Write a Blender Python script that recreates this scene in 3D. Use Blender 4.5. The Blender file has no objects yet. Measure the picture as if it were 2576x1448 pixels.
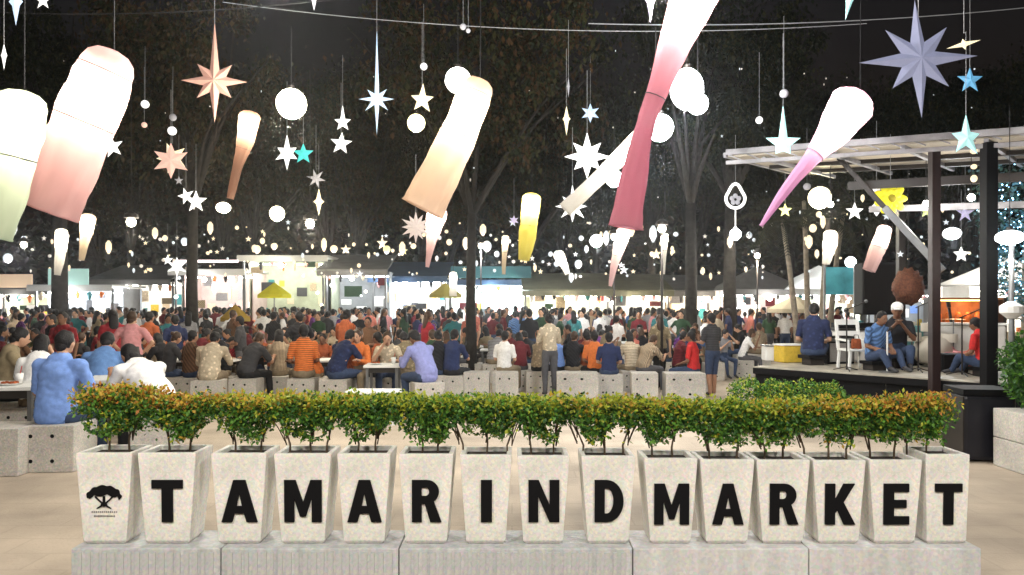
import bpy, bmesh, math, random
import numpy as np
from mathutils import Vector, Matrix, noise

S = bpy.context.scene
C = S.collection
R = math.radians
PI = math.pi
rnd = random.Random(11)

# ------------------------------------------------------------------ camera, sky, exposure
CAMZ = 1.62
FPX = 1860.0                       # focal length in units of a 2576 wide picture
cam_d = bpy.data.cameras.new("camera"); cam = bpy.data.objects.new("camera", cam_d); C.objects.link(cam)
cam.location = (0, 0, CAMZ); cam.rotation_euler = (R(90), 0, 0)
cam_d.sensor_width = 36; cam_d.lens = 36 * FPX / 2576; cam_d.shift_y = 41 / 2576
cam_d.clip_start = 0.05; cam_d.clip_end = 600
S.camera = cam

W = bpy.data.worlds.new("World"); S.world = W; W.use_nodes = True
nt = W.node_tree; nt.nodes.clear()
sky = nt.nodes.new("ShaderNodeTexSky"); sky.sky_type = 'NISHITA'; sky.sun_disc = False
sky.sun_elevation = R(-3.0); sky.sun_rotation = R(200)
bg = nt.nodes.new("ShaderNodeBackground"); bg.inputs[1].default_value = 0.15
wo = nt.nodes.new("ShaderNodeOutputWorld")
nt.links.new(sky.outputs[0], bg.inputs[0]); nt.links.new(bg.outputs[0], wo.inputs[0])
moon_d = bpy.data.lights.new("moon", 'SUN'); moon_d.energy = 0.03; moon_d.angle = R(0.5); moon_d.color = (0.8, 0.88, 1)
moon = bpy.data.objects.new("moon", moon_d); C.objects.link(moon); moon.rotation_euler = (R(40), 0, R(-30))
S.view_settings.view_transform = 'Standard'; S.view_settings.look = 'None'
S.view_settings.exposure = 0.0; S.view_settings.gamma = 1; S.view_settings.use_curve_mapping = False
S.render.engine = 'CYCLES'
S.cycles.use_denoising = True
S.cycles.max_bounces = 6; S.cycles.transparent_max_bounces = 8
S.cycles.sample_clamp_indirect = 4.0

# ------------------------------------------------------------------ helpers
def gz(y):
    """ground height: level near the planters, a gentle fall towards the tables, level again beyond"""
    t = min(max((y - 8.0) / 10.0, 0.0), 1.0)
    return -0.32 * (t * t * (3 - 2 * t))

def PX(px, py, d):
    s = FPX / d
    return Vector(((px - 1288) / s, d, CAMZ - (py - 765) / s))

MATS = {}
def mat(name, col, rough=0.7, noise_amt=0.0, scale=8.0, emit=0.0, ecol=None, metal=0.0, bump=0.0, transl=0.0, spec=0.3, coat=0.0):
    if name in MATS: return MATS[name]
    m = bpy.data.materials.new(name); m.use_nodes = True
    n = m.node_tree.nodes; l = m.node_tree.links
    p = n["Principled BSDF"]
    c4 = (*col, 1)
    p.inputs["Base Color"].default_value = c4
    p.inputs["Roughness"].default_value = rough
    p.inputs["Metallic"].default_value = metal
    p.inputs["Specular IOR Level"].default_value = spec
    if coat: p.inputs["Coat Weight"].default_value = coat
    if emit:
        p.inputs["Emission Color"].default_value = (*(ecol or col), 1)
        p.inputs["Emission Strength"].default_value = emit
    if noise_amt or bump:
        tc = n.new("ShaderNodeTexCoord"); nz = n.new("ShaderNodeTexNoise")
        nz.inputs["Scale"].default_value = scale; nz.inputs["Detail"].default_value = 6
        l.new(tc.outputs["Object"], nz.inputs["Vector"])
        if noise_amt:
            mr = n.new("ShaderNodeMapRange")
            mr.inputs["From Min"].default_value = 0.3; mr.inputs["From Max"].default_value = 0.7
            mr.inputs["To Min"].default_value = 1 - noise_amt; mr.inputs["To Max"].default_value = 1 + noise_amt * 0.6
            l.new(nz.outputs["Fac"], mr.inputs["Value"])
            mx = n.new("ShaderNodeVectorMath"); mx.operation = 'SCALE'; mx.inputs[0].default_value = col
            l.new(mr.outputs[0], mx.inputs["Scale"]); l.new(mx.outputs[0], p.inputs["Base Color"])
        if bump:
            b = n.new("ShaderNodeBump"); b.inputs["Strength"].default_value = bump; b.inputs["Distance"].default_value = 0.01
            l.new(nz.outputs["Fac"], b.inputs["Height"]); l.new(b.outputs[0], p.inputs["Normal"])
    if transl:
        out = n["Material Output"]; t = n.new("ShaderNodeBsdfTranslucent"); t.inputs[0].default_value = c4
        ms = n.new("ShaderNodeMixShader"); ms.inputs[0].default_value = transl
        l.new(p.outputs[0], ms.inputs[1]); l.new(t.outputs[0], ms.inputs[2]); l.new(ms.outputs[0], out.inputs[0])
    MATS[name] = m
    return m

class MB:
    def __init__(s): s.v = []; s.f = []; s.m = []; s.cur = 0
    def add(s, vs, fs):
        o = len(s.v); s.v.extend([tuple(p) for p in vs]); s.f.extend([tuple(i + o for i in f) for f in fs]); s.m.extend([s.cur] * len(fs))
    def box(s, c, d, rz=0, top=1.0, M=None):
        hx, hy, hz = d[0] / 2, d[1] / 2, d[2] / 2
        vs = [(-hx, -hy, -hz), (hx, -hy, -hz), (hx, hy, -hz), (-hx, hy, -hz), (-hx * top, -hy * top, hz), (hx * top, -hy * top, hz), (hx * top, hy * top, hz), (-hx * top, hy * top, hz)]
        c = Vector(c); q = Matrix.Rotation(rz, 3, 'Z')
        if M is not None: q = M
        s.add([q @ Vector(p) + c for p in vs], [(3, 2, 1, 0), (4, 5, 6, 7), (0, 1, 5, 4), (1, 2, 6, 5), (2, 3, 7, 6), (3, 0, 4, 7)])
    def bar(s, a, b, w, h=None):
        a = Vector(a); b = Vector(b); h = h or w; d = (b - a); L = d.length; d.normalize()
        up = Vector((0, 0, 1)) if abs(d.z) < 0.95 else Vector((0, 1, 0))
        x = d.cross(up).normalized(); z = x.cross(d)
        M = Matrix((x, d, z)).transposed(); s.box((a + b) / 2, (w, L, h), M=M)
    def tube(s, pts, rad, n=8, caps=True, flat=1.0, side=None):
        pts = [Vector(p) for p in pts]; rings = []
        if not hasattr(rad, '__len__'): rad = [rad] * len(pts)
        prev = None
        for i, p in enumerate(pts):
            a = pts[max(i - 1, 0)]; b = pts[min(i + 1, len(pts) - 1)]
            t = (b - a).normalized() if (b - a).length > 1e-9 else Vector((0, 0, 1))
            if side is not None: x = (side - t * side.dot(t)).normalized()
            elif prev is None:
                x = t.cross(Vector((0, 0, 1)) if abs(t.z) < 0.9 else Vector((1, 0, 0))).normalized()
            else: x = (prev - t * prev.dot(t)).normalized()
            prev = x; y = t.cross(x)
            rings.append([p + (x * math.cos(2 * PI * k / n) + y * flat * math.sin(2 * PI * k / n)) * rad[i] for k in range(n)])
        vs = [p for r in rings for p in r]
        fs = [(i * n + k, i * n + (k + 1) % n, (i + 1) * n + (k + 1) % n, (i + 1) * n + k) for i in range(len(pts) - 1) for k in range(n)]
        if caps: fs += [tuple(range(n - 1, -1, -1)), tuple(range((len(pts) - 1) * n, len(pts) * n))]
        s.add(vs, fs)
    def ell(s, c, r, n=12, m=8, M=None, jit=0, fn=None):
        if not hasattr(r, '__len__'): r = (r, r, r)
        vs = []
        c = Vector(c)
        for i in range(m + 1):
            th = PI * i / m
            for k in range(n if 0 < i < m else 1):
                ph = 2 * PI * k / n
                p = Vector((r[0] * math.sin(th) * math.cos(ph), r[1] * math.sin(th) * math.sin(ph), r[2] * math.cos(th)))
                if jit: p *= 1 + jit * noise.noise(p * 18 + Vector((jit * 91, 3, 7)))
                if M is not None: p = M @ p
                vs.append(p + c)
        def ix(i, k):
            if i == 0: return 0
            if i == m: return len(vs) - 1
            return 1 + (i - 1) * n + k % n
        fs = []
        for i in range(m):
            for k in range(n):
                q = [ix(i, k), ix(i + 1, k), ix(i + 1, k + 1), ix(i, k + 1)]
                u = []
                for a in q:
                    if a not in u: u.append(a)
                fs.append(tuple(u))
        s.add(vs, fs)
    def prism(s, poly, z0, z1, fn=lambda x, y, z: (x, z, y)):
        """poly outline in x/y extruded along z; fn maps to space"""
        n = len(poly)
        vs = [fn(x, y, z0) for x, y in poly] + [fn(x, y, z1) for x, y in poly]
        s.add(vs, [tuple(range(n - 1, -1, -1)), tuple(range(n, 2 * n))] + [(i, (i + 1) % n, n + (i + 1) % n, n + i) for i in range(n)])
    def mesh(s, name, mats, smooth=False):
        me = bpy.data.meshes.new(name); me.from_pydata(s.v, [], s.f)
        for m in (mats if isinstance(mats, (list, tuple)) else [mats]): me.materials.append(m)
        if any(s.m): me.polygons.foreach_set("material_index", s.m)
        if smooth: me.polygons.foreach_set("use_smooth", [True] * len(me.polygons))
        me.update(); return me
    def build(s, name, mats, parent=None, smooth=False, bevel=0, loc=None, seg=2):
        me = s.mesh(name, mats, smooth)
        if bevel:
            bm = bmesh.new(); bm.from_mesh(me); bmesh.ops.remove_doubles(bm, verts=bm.verts, dist=1e-5)
            bmesh.ops.recalc_face_normals(bm, faces=bm.faces)
            bmesh.ops.bevel(bm, geom=[e for e in bm.edges if e.calc_face_angle(0) > 0.5], offset=bevel, segments=seg, affect='EDGES', profile=0.6)
            bm.to_mesh(me); bm.free()
        return link(name, me, parent, loc)

def link(name, data, parent=None, loc=None, rz=0):
    o = bpy.data.objects.new(name, data); C.objects.link(o)
    if parent is not None: o.parent = parent
    if loc is not None: o.location = loc
    if rz: o.rotation_euler = (0, 0, rz)
    return o

def tag(o, label=None, cat=None, group=None, kind=None):
    if label: o["label"] = label
    if cat: o["category"] = cat
    if group: o["group"] = group
    if kind: o["kind"] = kind
    return o

def thing(name, label, cat, loc=(0, 0, 0), rz=0, group=None):
    o = link(name, None, None, loc, rz); o.empty_display_size = 0.1
    return tag(o, label, cat, group)

def dup(o, loc=None, rz=None, label=None, parent=None, scale=None):
    """a copy of a thing with copies of its parts and sub-parts"""
    c = o.copy(); C.objects.link(c); c.parent = parent
    if loc is not None: c.location = loc
    if rz is not None: c.rotation_euler = (0, 0, rz)
    if label: c["label"] = label
    if scale is not None: c.scale = scale
    for ch in list(o.children): dup(ch, parent=c)
    return c

def lamp(name, loc, power, col=(1, 0.9, 0.75), r=0.08, parent=None):
    d = bpy.data.lights.new(name, 'POINT'); d.energy = power; d.color = col; d.shadow_soft_size = r
    return link(name, d, parent, loc)

WARM = (1.0, 0.87, 0.68); COOL = (0.92, 0.97, 1.0); NEUT = (1.0, 0.95, 0.87)

# materials shared
M_black = mat("black_paint", (0.004, 0.004, 0.005), 0.6, spec=0.12)
M_steel = mat("grey_steel", (0.16, 0.165, 0.17), 0.45, 0.15, 6, metal=0.6)
M_dark = mat("dark_metal", (0.022, 0.018, 0.016), 0.5, 0.2, 5)
M_white = mat("white_plastic", (0.75, 0.75, 0.73), 0.45, 0.05, 4)
M_wood = mat("warm_wood", (0.30, 0.12, 0.04), 0.5, 0.35, 7)
M_soil = mat("potting_soil", (0.02, 0.014, 0.010), 0.95, 0.4, 30, bump=0.6)
M_cord = mat("dark_cord", (0.015, 0.015, 0.017), 0.7)
M_cable = mat("grey_cable", (0.30, 0.31, 0.33), 0.6)

def concrete(name, col, speck=0.5, scale=90, streak=0.0, joints=None):
    m = bpy.data.materials.new(name); m.use_nodes = True
    n = m.node_tree.nodes; l = m.node_tree.links; p = n["Principled BSDF"]
    tc = n.new("ShaderNodeTexCoord")
    a = n.new("ShaderNodeTexNoise"); a.inputs["Scale"].default_value = scale; a.inputs["Detail"].default_value = 3
    b = n.new("ShaderNodeTexNoise"); b.inputs["Scale"].default_value = 3.2; b.inputs["Detail"].default_value = 8
    v = n.new("ShaderNodeTexVoronoi"); v.inputs["Scale"].default_value = scale * 0.9
    for t in (a, v): l.new(tc.outputs["Object"], t.inputs["Vector"])
    mp = n.new("ShaderNodeMapping"); mp.inputs["Scale"].default_value = (1, 1, 1 if not streak else 0.12)
    if streak: mp.inputs["Scale"].default_value = (streak, streak, 0.15)
    l.new(tc.outputs["Object"], mp.inputs[0]); l.new(mp.outputs[0], b.inputs["Vector"])
    def rng(src, lo, hi, f0=0.3, f1=0.7):
        r = n.new("ShaderNodeMapRange"); r.inputs["From Min"].default_value = f0; r.inputs["From Max"].default_value = f1
        r.inputs["To Min"].default_value = lo; r.inputs["To Max"].default_value = hi; l.new(src, r.inputs["Value"]); return r.outputs[0]
    def mul(x, y):
        q = n.new("ShaderNodeMath"); q.operation = 'MULTIPLY'; l.new(x, q.inputs[0]); l.new(y, q.inputs[1]); return q.outputs[0]
    f = mul(rng(a.outputs["Fac"], 1 - speck * 0.55, 1 + speck * 0.35), rng(b.outputs["Fac"], 0.82, 1.1))
    cv = n.new("ShaderNodeSeparateColor"); l.new(v.outputs["Color"], cv.inputs[0])
    f = mul(f, rng(cv.outputs[0], 1 - speck * 0.45, 1 + speck * 0.15, 0, 1))
    sc = n.new("ShaderNodeVectorMath"); sc.operation = 'SCALE'; sc.inputs[0].default_value = col; l.new(f, sc.inputs["Scale"])
    mixc = n.new("ShaderNodeMix"); mixc.data_type = 'RGBA'; mixc.blend_type = 'MULTIPLY'; mixc.inputs[0].default_value = 0.16
    l.new(sc.outputs[0], mixc.inputs[6]); l.new(v.outputs["Color"], mixc.inputs[7])
    l.new(mixc.outputs[2], p.inputs["Base Color"])
    p.inputs["Roughness"].default_value = 0.85; p.inputs["Specular IOR Level"].default_value = 0.25
    bp = n.new("ShaderNodeBump"); bp.inputs["Strength"].default_value = 0.35; bp.inputs["Distance"].default_value = 0.004
    l.new(a.outputs["Fac"], bp.inputs["Height"]); l.new(bp.outputs[0], p.inputs["Normal"])
    MATS[name] = m; return m
M_planter = concrete("washed_concrete", (0.76, 0.735, 0.68), 0.12, 80)
M_stool = concrete("stool_concrete", (0.56, 0.53, 0.48), 0.3, 80)
M_plinth = concrete("plinth_concrete", (0.50, 0.505, 0.505), 0.12, 60, streak=5)
M_plinth2 = concrete("pale_plinth_concrete", (0.60, 0.59, 0.585), 0.10, 60, streak=4)

# ------------------------------------------------------------------ ground
def ground():
    mb = MB(); ys = [-12, -6, 0, 4, 6, 7, 8] + [8 + i * 0.5 for i in range(1, 21)] + [20, 24, 30, 40, 60, 100, 200, 400]
    xs = [-300, -100, -50, -30, -20, -12, -8, -4, 0, 4, 8, 12, 20, 30, 50, 100, 300]
    for y in ys:
        for x in xs: mb.v.append((x, y, gz(y)))
    nx = len(xs)
    for j in range(len(ys) - 1):
        for i in range(nx - 1): mb.f.append((j * nx + i, j * nx + i + 1, (j + 1) * nx + i + 1, (j + 1) * nx + i)); mb.m.append(0)
    m = bpy.data.materials.new("beige_paving"); m.use_nodes = True
    n = m.node_tree.nodes; l = m.node_tree.links; p = n["Principled BSDF"]
    tc = n.new("ShaderNodeTexCoord"); b = n.new("ShaderNodeTexBrick")
    b.inputs["Scale"].default_value = 1.0; b.inputs["Mortar Size"].default_value = 0.008; b.inputs["Brick Width"].default_value = 0.6; b.inputs["Row Height"].default_value = 0.3
    b.inputs["Color1"].default_value = (0.47, 0.385, 0.295, 1); b.inputs["Color2"].default_value = (0.45, 0.37, 0.285, 1); b.inputs["Mortar"].default_value = (0.40, 0.33, 0.255, 1)
    b.inputs["Mortar Smooth"].default_value = 0.6
    l.new(tc.outputs["Object"], b.inputs["Vector"])
    nz = n.new("ShaderNodeTexNoise"); nz.inputs["Scale"].default_value = 1.3; nz.inputs["Detail"].default_value = 9; l.new(tc.outputs["Object"], nz.inputs["Vector"])
    mr = n.new("ShaderNodeMapRange"); mr.inputs["From Min"].default_value = 0.3; mr.inputs["From Max"].default_value = 0.7; mr.inputs["To Min"].default_value = 0.66; mr.inputs["To Max"].default_value = 1.1
    l.new(nz.outputs["Fac"], mr.inputs["Value"])
    vm = n.new("ShaderNodeVectorMath"); vm.operation = 'SCALE'; l.new(b.outputs[0], vm.inputs[0]); l.new(mr.outputs[0], vm.inputs["Scale"])
    l.new(vm.outputs[0], p.inputs["Base Color"]); p.inputs["Roughness"].default_value = 0.75
    nz2 = n.new("ShaderNodeTexNoise"); nz2.inputs["Scale"].default_value = 40; l.new(tc.outputs["Object"], nz2.inputs["Vector"])
    bp = n.new("ShaderNodeBump"); bp.inputs["Strength"].default_value = 0.3; bp.inputs["Distance"].default_value = 0.01; l.new(nz2.outputs["Fac"], bp.inputs["Height"]); l.new(bp.outputs[0], p.inputs["Normal"])
    o = mb.build("ground", m); o["kind"] = "structure"
ground()

# ------------------------------------------------------------------ plinth under the planters
YF = 4.326                         # plane of the planter fronts
PZ = 0.208                         # plinth top
def plinth():
    xs = [(185, 560), (560, 1005), (1005, 1590), (1590, 2030), (2030, 2462)]
    t = thing("concrete_plinth", "long low concrete plinth carrying the row of lettered planters", "plinth", (0, YF, 0))
    for i, (a, b) in enumerate(xs):
        x0 = (a - 1288) / 433; x1 = (b - 1288) / 433
        mb = MB()
        mb.box(((x0 + x1) / 2, 0.115, PZ / 2), (x1 - x0 - 0.006, 0.35, PZ))
        n = int((x1 - x0) / 0.05) if i < 3 else 0
        o = mb.build("slab", M_plinth if i < 3 else M_plinth2, t, bevel=0.008)
        # raised vertical ribs on the face, cast with the slab
        for k in range(n):
            x = x0 + 0.03 + (x1 - x0 - 0.06) * (k + 0.5) / n
            r_ = link("rib", RIB[(k * 7 + i) % 3], o, (x, -0.0615, PZ / 2 - 0.006))
            r_.material_slots[0].link = 'OBJECT'; r_.material_slots[0].material = M_plinth if i < 3 else M_plinth2
RIB = []
for w_ in (0.022, 0.028, 0.034):
    q_ = MB(); q_.box((0, 0, 0), (w_, 0.004, PZ - 0.03)); RIB.append(q_.mesh("rib", M_plinth))
plinth()

# ------------------------------------------------------------------ lettered planters with clipped shrubs
LETT = ["", "T", "A", "M", "A", "R", "I", "N", "D", "M", "A", "R", "K", "E", "T"]
TOPS = [(190, 332), (346, 492), (531, 670), (689, 832), (848, 982), (1003, 1140), (1157, 1287), (1301, 1432), (1463, 1598), (1621, 1755), (1762, 1898), (1904, 2038), (2046, 2178), (2187, 2320), (2329, 2440)]
def letter_mesh(ch):
    def arc(cx, cy, rx, ry, a0, a1, n=7): return [(cx + rx * math.cos(R(a0 + (a1 - a0) * k / n)), cy + ry * math.sin(R(a0 + (a1 - a0) * k / n))) for k in range(n + 1)]
    G = {"T": [[(.235, 0), (.235, .8), (0, .8), (0, 1), (.73, 1), (.73, .8), (.495, .8), (.495, 0)]],
         "I": [[(0, 0), (0, 1), (.26, 1), (.26, 0)]],
         "E": [[(0, 0), (0, 1), (.62, 1), (.62, .8), (.25, .8), (.25, .6), (.56, .6), (.56, .41), (.25, .41), (.25, .2), (.63, .2), (.63, 0)]],
         "N": [[(0, 0), (0, 1), (.25, 1), (.51, .42), (.51, 1), (.75, 1), (.75, 0), (.51, 0), (.24, .60), (.24, 0)]],
         "M": [[(0, 0), (0, 1), (.27, 1), (.45, .47), (.63, 1), (.90, 1), (.90, 0), (.66, 0), (.66, .56), (.52, .13), (.38, .13), (.24, .56), (.24, 0)]],
         "K": [[(0, 0), (0, 1), (.25, 1), (.25, .60), (.46, 1), (.74, 1), (.46, .55), (.76, 0), (.47, 0), (.30, .36), (.25, .28), (.25, 0)]],
         "A": [[(0, 0), (.28, 1), (.42, 1), (.42, .68), (.355, .38), (.42, .38), (.42, .2), (.31, .2), (.25, 0)], [(.42, 1), (.56, 1), (.84, 0), (.59, 0), (.53, .2), (.42, .2), (.42, .38), (.485, .38), (.42, .68)]],
         "D": [[(0, .5), (0, 1), (.30, 1)] + arc(.30, .5, .41, .5, 75, 0) + arc(.30, .5, .16, .3, 0, 90) + [(.25, .8), (.25, .5)], [(0, 0), (0, .5), (.25, .5), (.25, .2), (.30, .2)] + arc(.30, .5, .16, .3, -90, 0)[1:] + arc(.30, .5, .41, .5, 0, -75) + [(.30, 0)]],
         "R": [[(0, .72), (0, 1), (.38, 1)] + arc(.38, .72, .31, .28, 75, 0) + arc(.35, .72, .09, .10, 0, 90) + [(.25, .82), (.25, .72)],
               [(0, 0), (0, .72), (.25, .72), (.25, .62), (.35, .62)] + arc(.35, .72, .09, .10, -90, 0)[1:] + arc(.38, .72, .31, .28, 0, -55) + [(.75, 0), (.47, 0), (.33, .43), (.25, .43), (.25, 0)]]}[ch]
    mb = MB(); w = max(p[0] for g in G for p in g)
    for g in G: mb.prism([(x / w - .5, y - .5) for x, y in g], -0.5, 0.5, lambda x, y, z: (x, y, z))
    me = mb.mesh("letter", M_black); bm = bmesh.new(); bm.from_mesh(me); bmesh.ops.recalc_face_normals(bm, faces=bm.faces); bmesh.ops.triangulate(bm, faces=[f for f in bm.faces if len(f.verts) > 4], ngon_method='EAR_CLIP'); bm.to_mesh(me); bm.free()
    return me
LW = [0, 78, 90, 94, 86, 74, 28, 78, 73, 88, 78, 72, 76, 64, 68]
LM = {}
M_leafs = [mat("leaf_deep", (0.035, 0.105, 0.022), 0.45, 0.3, 30, transl=0.25), mat("leaf_green", (0.10, 0.24, 0.03), 0.45, 0.3, 30, transl=0.3),
           mat("leaf_lime", (0.38, 0.42, 0.04), 0.45, 0.2, 30, transl=0.35), mat("leaf_amber", (0.55, 0.35, 0.05), 0.5, 0.2, 30, transl=0.35),
           mat("leaf_orange", (0.44, 0.17, 0.03), 0.5, 0.2, 30, transl=0.35)]
M_bark = mat("bark", (0.10, 0.07, 0.045), 0.85, 0.35, 12, bump=0.5)
def leaf(mb, c, L, w, q, fold=0.25):
    a = q @ Vector((0, L, 0)); s = q @ Vector((w, 0, 0)); u = q @ Vector((0, 0, w * fold)); m1 = c + a * 0.45
    mb.add([c, m1 + s + u, c + a, m1 - s + u, m1], [(0, 1, 4), (1, 2, 4), (2, 3, 4), (3, 0, 4)])
def rq(r): return Matrix.Rotation(r.uniform(0, 2 * PI), 3, 'Z') @ Matrix.Rotation(r.uniform(-1.1, 1.3), 3, 'X') @ Matrix.Rotation(r.uniform(-0.8, 0.8), 3, 'Y')
def shrub_meshes(seed, warm):
    r = random.Random(seed); mb = MB(); st = MB()
    nst = r.choice((2, 2, 3)); blobs = []
    for k in range(nst):
        x = (k - (nst - 1) / 2) * 0.12 + r.uniform(-0.02, 0.02); y = r.uniform(-0.03, 0.05)
        top = Vector((x * 1.5, y, 0.24)); st.tube([(x, y, -0.05), (x + r.uniform(-.01, .01), y, 0.06), top], [0.008, 0.006, 0.004], 6)
        for j in range(5):
            e = top + Vector((r.uniform(-.06, .06), r.uniform(-.06, .06), r.uniform(-0.03, 0.08))); b0 = Vector((x * 1.2, y, r.uniform(0.05, 0.14)))
            st.tube([b0, (b0 + e) / 2 + Vector((0, 0, 0.01)), e], [0.004, 0.003, 0.002], 5)
        blobs.append(Vector((x * 1.45, y, r.uniform(.0, .03))))
    N = 5200
    for i in range(N):
        b = r.choice(blobs)
        z = r.random() ** 0.8
        hw = 0.13 + 0.055 * z
        x = b.x * 0.7 + r.uniform(-hw, hw); y = b.y + r.uniform(-0.12, 0.12)
        # flattened clipped top, ragged underside
        zz = 0.085 + 0.248 * z + b.z * (1 - z) + 0.02 * noise.noise(Vector((x * 5, seed * 3.1, 0))) + 0.035 * noise.noise(Vector((x * 9, y * 9, seed)))
        if z < 0.5 and noise.noise(Vector((x * 8, y * 8, z * 5 + seed))) > 0.02 + z * .5: continue
        if z < 0.5 and abs(x + .03 * noise.noise(Vector((z * 6, seed, 2)))) > 0.095 + z * .175: continue
        if r.random() < 0.10 and z > .9: zz += r.uniform(0.0, 0.035)
        young = max(0, (z - 0.66) / 0.34) ** 0.7 if z > .66 else 0
        if r.random() < young * 0.85: mb.cur = r.choice((2, 2, 2, 1) if warm < 0.3 else (2, 3, 3, 4) if warm > 0.88 else (2, 3, 3, 3, 2) if warm > .6 else (2, 2, 2, 3))
        else: mb.cur = r.choices((0, 1, 2, 3), (4, 5, 1.2, 0.35 * warm))[0]
        leaf(mb, Vector((x, y, zz)), r.uniform(0.020, 0.036), r.uniform(0.007, 0.0115), rq(r))
    return mb.mesh("foliage", M_leafs), st.mesh("stem", M_bark, True)
def planter_body(wt, wb, h, dt, db):
    """hollow tapered concrete pot with a chamfered foot"""
    mb = MB(); e = 0.028
    def ring(w, d, z, y0=0.0): return [(-w / 2, y0, z), (w / 2, y0, z), (w / 2, y0 + d, z), (-w / 2, y0 + d, z)]
    yb = (dt - db) / 2
    fwd = 0.012
    rings = [ring(wb - 0.03, db - .03, 0, fwd + .015), ring(wb, db, 0.022, fwd), ring(wt, dt, h - 0.02, 0), ring(wt, dt, h, 0),
             ring(wt - 2 * e, dt - 2 * e, h, e), ring(wt - 2 * e - .01, dt - 2 * e - .01, h - 0.05, e + .005)]
    vs = [p for r_ in rings for p in r_]
    fs = [(3, 2, 1, 0)]
    for i in range(len(rings) - 1):
        for k in range(4): fs.append((i * 4 + k, i * 4 + (k + 1) % 4, (i + 1) * 4 + (k + 1) % 4, (i + 1) * 4 + k))
    mb.add(vs, fs); return mb
def planters():
    warmth = [0.95, 0.9, 0.85, 0.35, 0.2, 0.15, 0.25, 0.15, 0.3, 0.6, 0.2, 0.4, 0.7, 0.9, 0.9]
    zt = [1140, 1140, 1141, 1142, 1142, 1143, 1145, 1147, 1148, 1154, 1157, 1158, 1159, 1158, 1144]
    s = FPX / YF
    for i, ch in enumerate(LETT):
        a, b = TOPS[i]; w = (b - a) / s; cx = ((a + b) / 2 - 1288) / s
        h = CAMZ - (zt[i] - 765) / s - PZ
        if i == 0: lab = "pale concrete planter with the black tree emblem"
        elif ch in "TAMR":
            nth = LETT[:i].count(ch)
            words = {"T": ("planter lettered T between the tree emblem planter and the first letter A", "narrow planter lettered T at the end of the row beside letter E"),
                     "A": ("planter lettered A between letters T and M", "planter lettered A between letters M and R of the first word", "planter lettered A between letters M and R of the word MARKET"),
                     "M": ("planter lettered M in the first word between two letters A", "planter lettered M that begins the word MARKET"),
                     "R": ("planter lettered R in the first word beside letter I", "planter lettered R in the word MARKET beside letter K")}
            lab = words[ch][nth]
        else: lab = "pale concrete planter lettered " + ch
        t = thing("concrete_planter", lab, "planter", (cx, YF, PZ), 0, "tapered concrete planters spelling out the market name")
        wb = w * 0.77 if i < 14 else w * 0.9
        body = planter_body(w, wb, h, 0.26, 0.205).build("pot", M_planter, t, bevel=0.006)
        sl = MB(); sl.box((0, 0.13, h - 0.036), (w - 0.062, 0.196, 0.02)); sl.build("soil", M_soil, t)
        # letter lies on the leaning front face
        ang = math.atan2(0.012, h - 0.04)
        q = Matrix.Rotation(R(90) - ang * 1.0 + 0.0, 3, 'X')
        if ch:
            if ch not in LM: LM[ch] = letter_mesh(ch)
            me = LM[ch]
            hh = 0.247 if i < 9 else 0.240
            lo = link("letter", me, t); lo["label"] = "raised black letter " + ch
            lo.scale = (LW[i] / s, hh, 0.014); lo.rotation_euler = (R(90) + ang * 0.9, 0, 0)
            lo.location = (0.004, 0.002, 0.250 + (0.008 if i < 9 else -0.010))
        else:
            em = MB()
            fn = lambda x, y, z: (x, z, y)
            # umbrella shaped crown of scallops over a forked trunk, with two lines of tiny print
            pts = []
            for k in range(0, 61):
                u = k / 60; an = PI - PI * u
                rr = 0.098 + 0.0075 * abs(math.sin(u * PI * 4.5))
                pts.append((rr * math.cos(an), 0.07 * math.sin(an) + 0.007 * abs(math.sin(u * PI * 5.5))))
            for k in range(0, 41):
                u = k / 40; an = PI * u
                pts.append((0.088 * math.cos(an) * (1), 0.024 * math.sin(an) - 0.014 * abs(math.cos(u * PI * 3.5))))
            em.prism([(x, y + 0.275) for x, y in pts], -0.0, 0.006, fn)
            for sx in (-1, 1):
                em.tube([(sx * 0.052, 0.003, 0.285), (sx * 0.03, 0.003, 0.262), (sx * 0.01, 0.003, 0.245)], [0.006, 0.005, 0.006], 5)
                em.tube([(sx * 0.008, 0.003, 0.25), (sx * 0.016, 0.003, 0.228), (sx * 0.042, 0.003, 0.214)], [0.007, 0.006, 0.003], 5)
            em.tube([(0, 0.003, 0.285), (0, 0.003, 0.225)], [0.007, 0.008], 6)
            e = em.build("emblem", M_black, t); e.location.y = -0.001
            e["label"] = "raised black emblem of a spreading tree"
            pr = MB()
            for row, (z, n, wd) in enumerate(((0.192, 13, 0.155), (0.168, 15, 0.125))):
                for k in range(n):
                    x = (k - (n - 1) / 2) * wd / n
                    pr.box((x, 0.0075 - row * .0006, z), (wd / n * 0.55, 0.004, rnd.uniform(0.007, 0.012)))
            pr.build("small_print", mat("grey_print", (0.16, 0.15, 0.15), 0.7), t)
        fo, stm = shrub_meshes(50 + i, warmth[i])
        colr = "orange tipped" if warmth[i] > .7 else "yellow tipped" if warmth[i] > .3 else "green"
        if i == 0: where = "the tree emblem planter"
        else: where = {1: "the first planter, lettered T", 2: "the A planter between T and M", 3: "the first M planter", 4: "the A planter between M and R in the first word", 5: "the R planter beside letter I", 6: "the I planter", 7: "the N planter", 8: "the D planter",
                       9: "the M planter that begins MARKET", 10: "the A planter of MARKET", 11: "the R planter of MARKET", 12: "the K planter", 13: "the E planter", 14: "the last narrow T planter"}[i]
        sh = thing("clipped_shrub", f"{colr} clipped shrub in " + where, "shrub", (cx - (0.10 if i == 14 else 0.0), YF + 0.135, PZ + h - 0.03), 0, "clipped shrubs in the lettered planters")
        link("stem", stm, sh); link("foliage", fo, sh)
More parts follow.
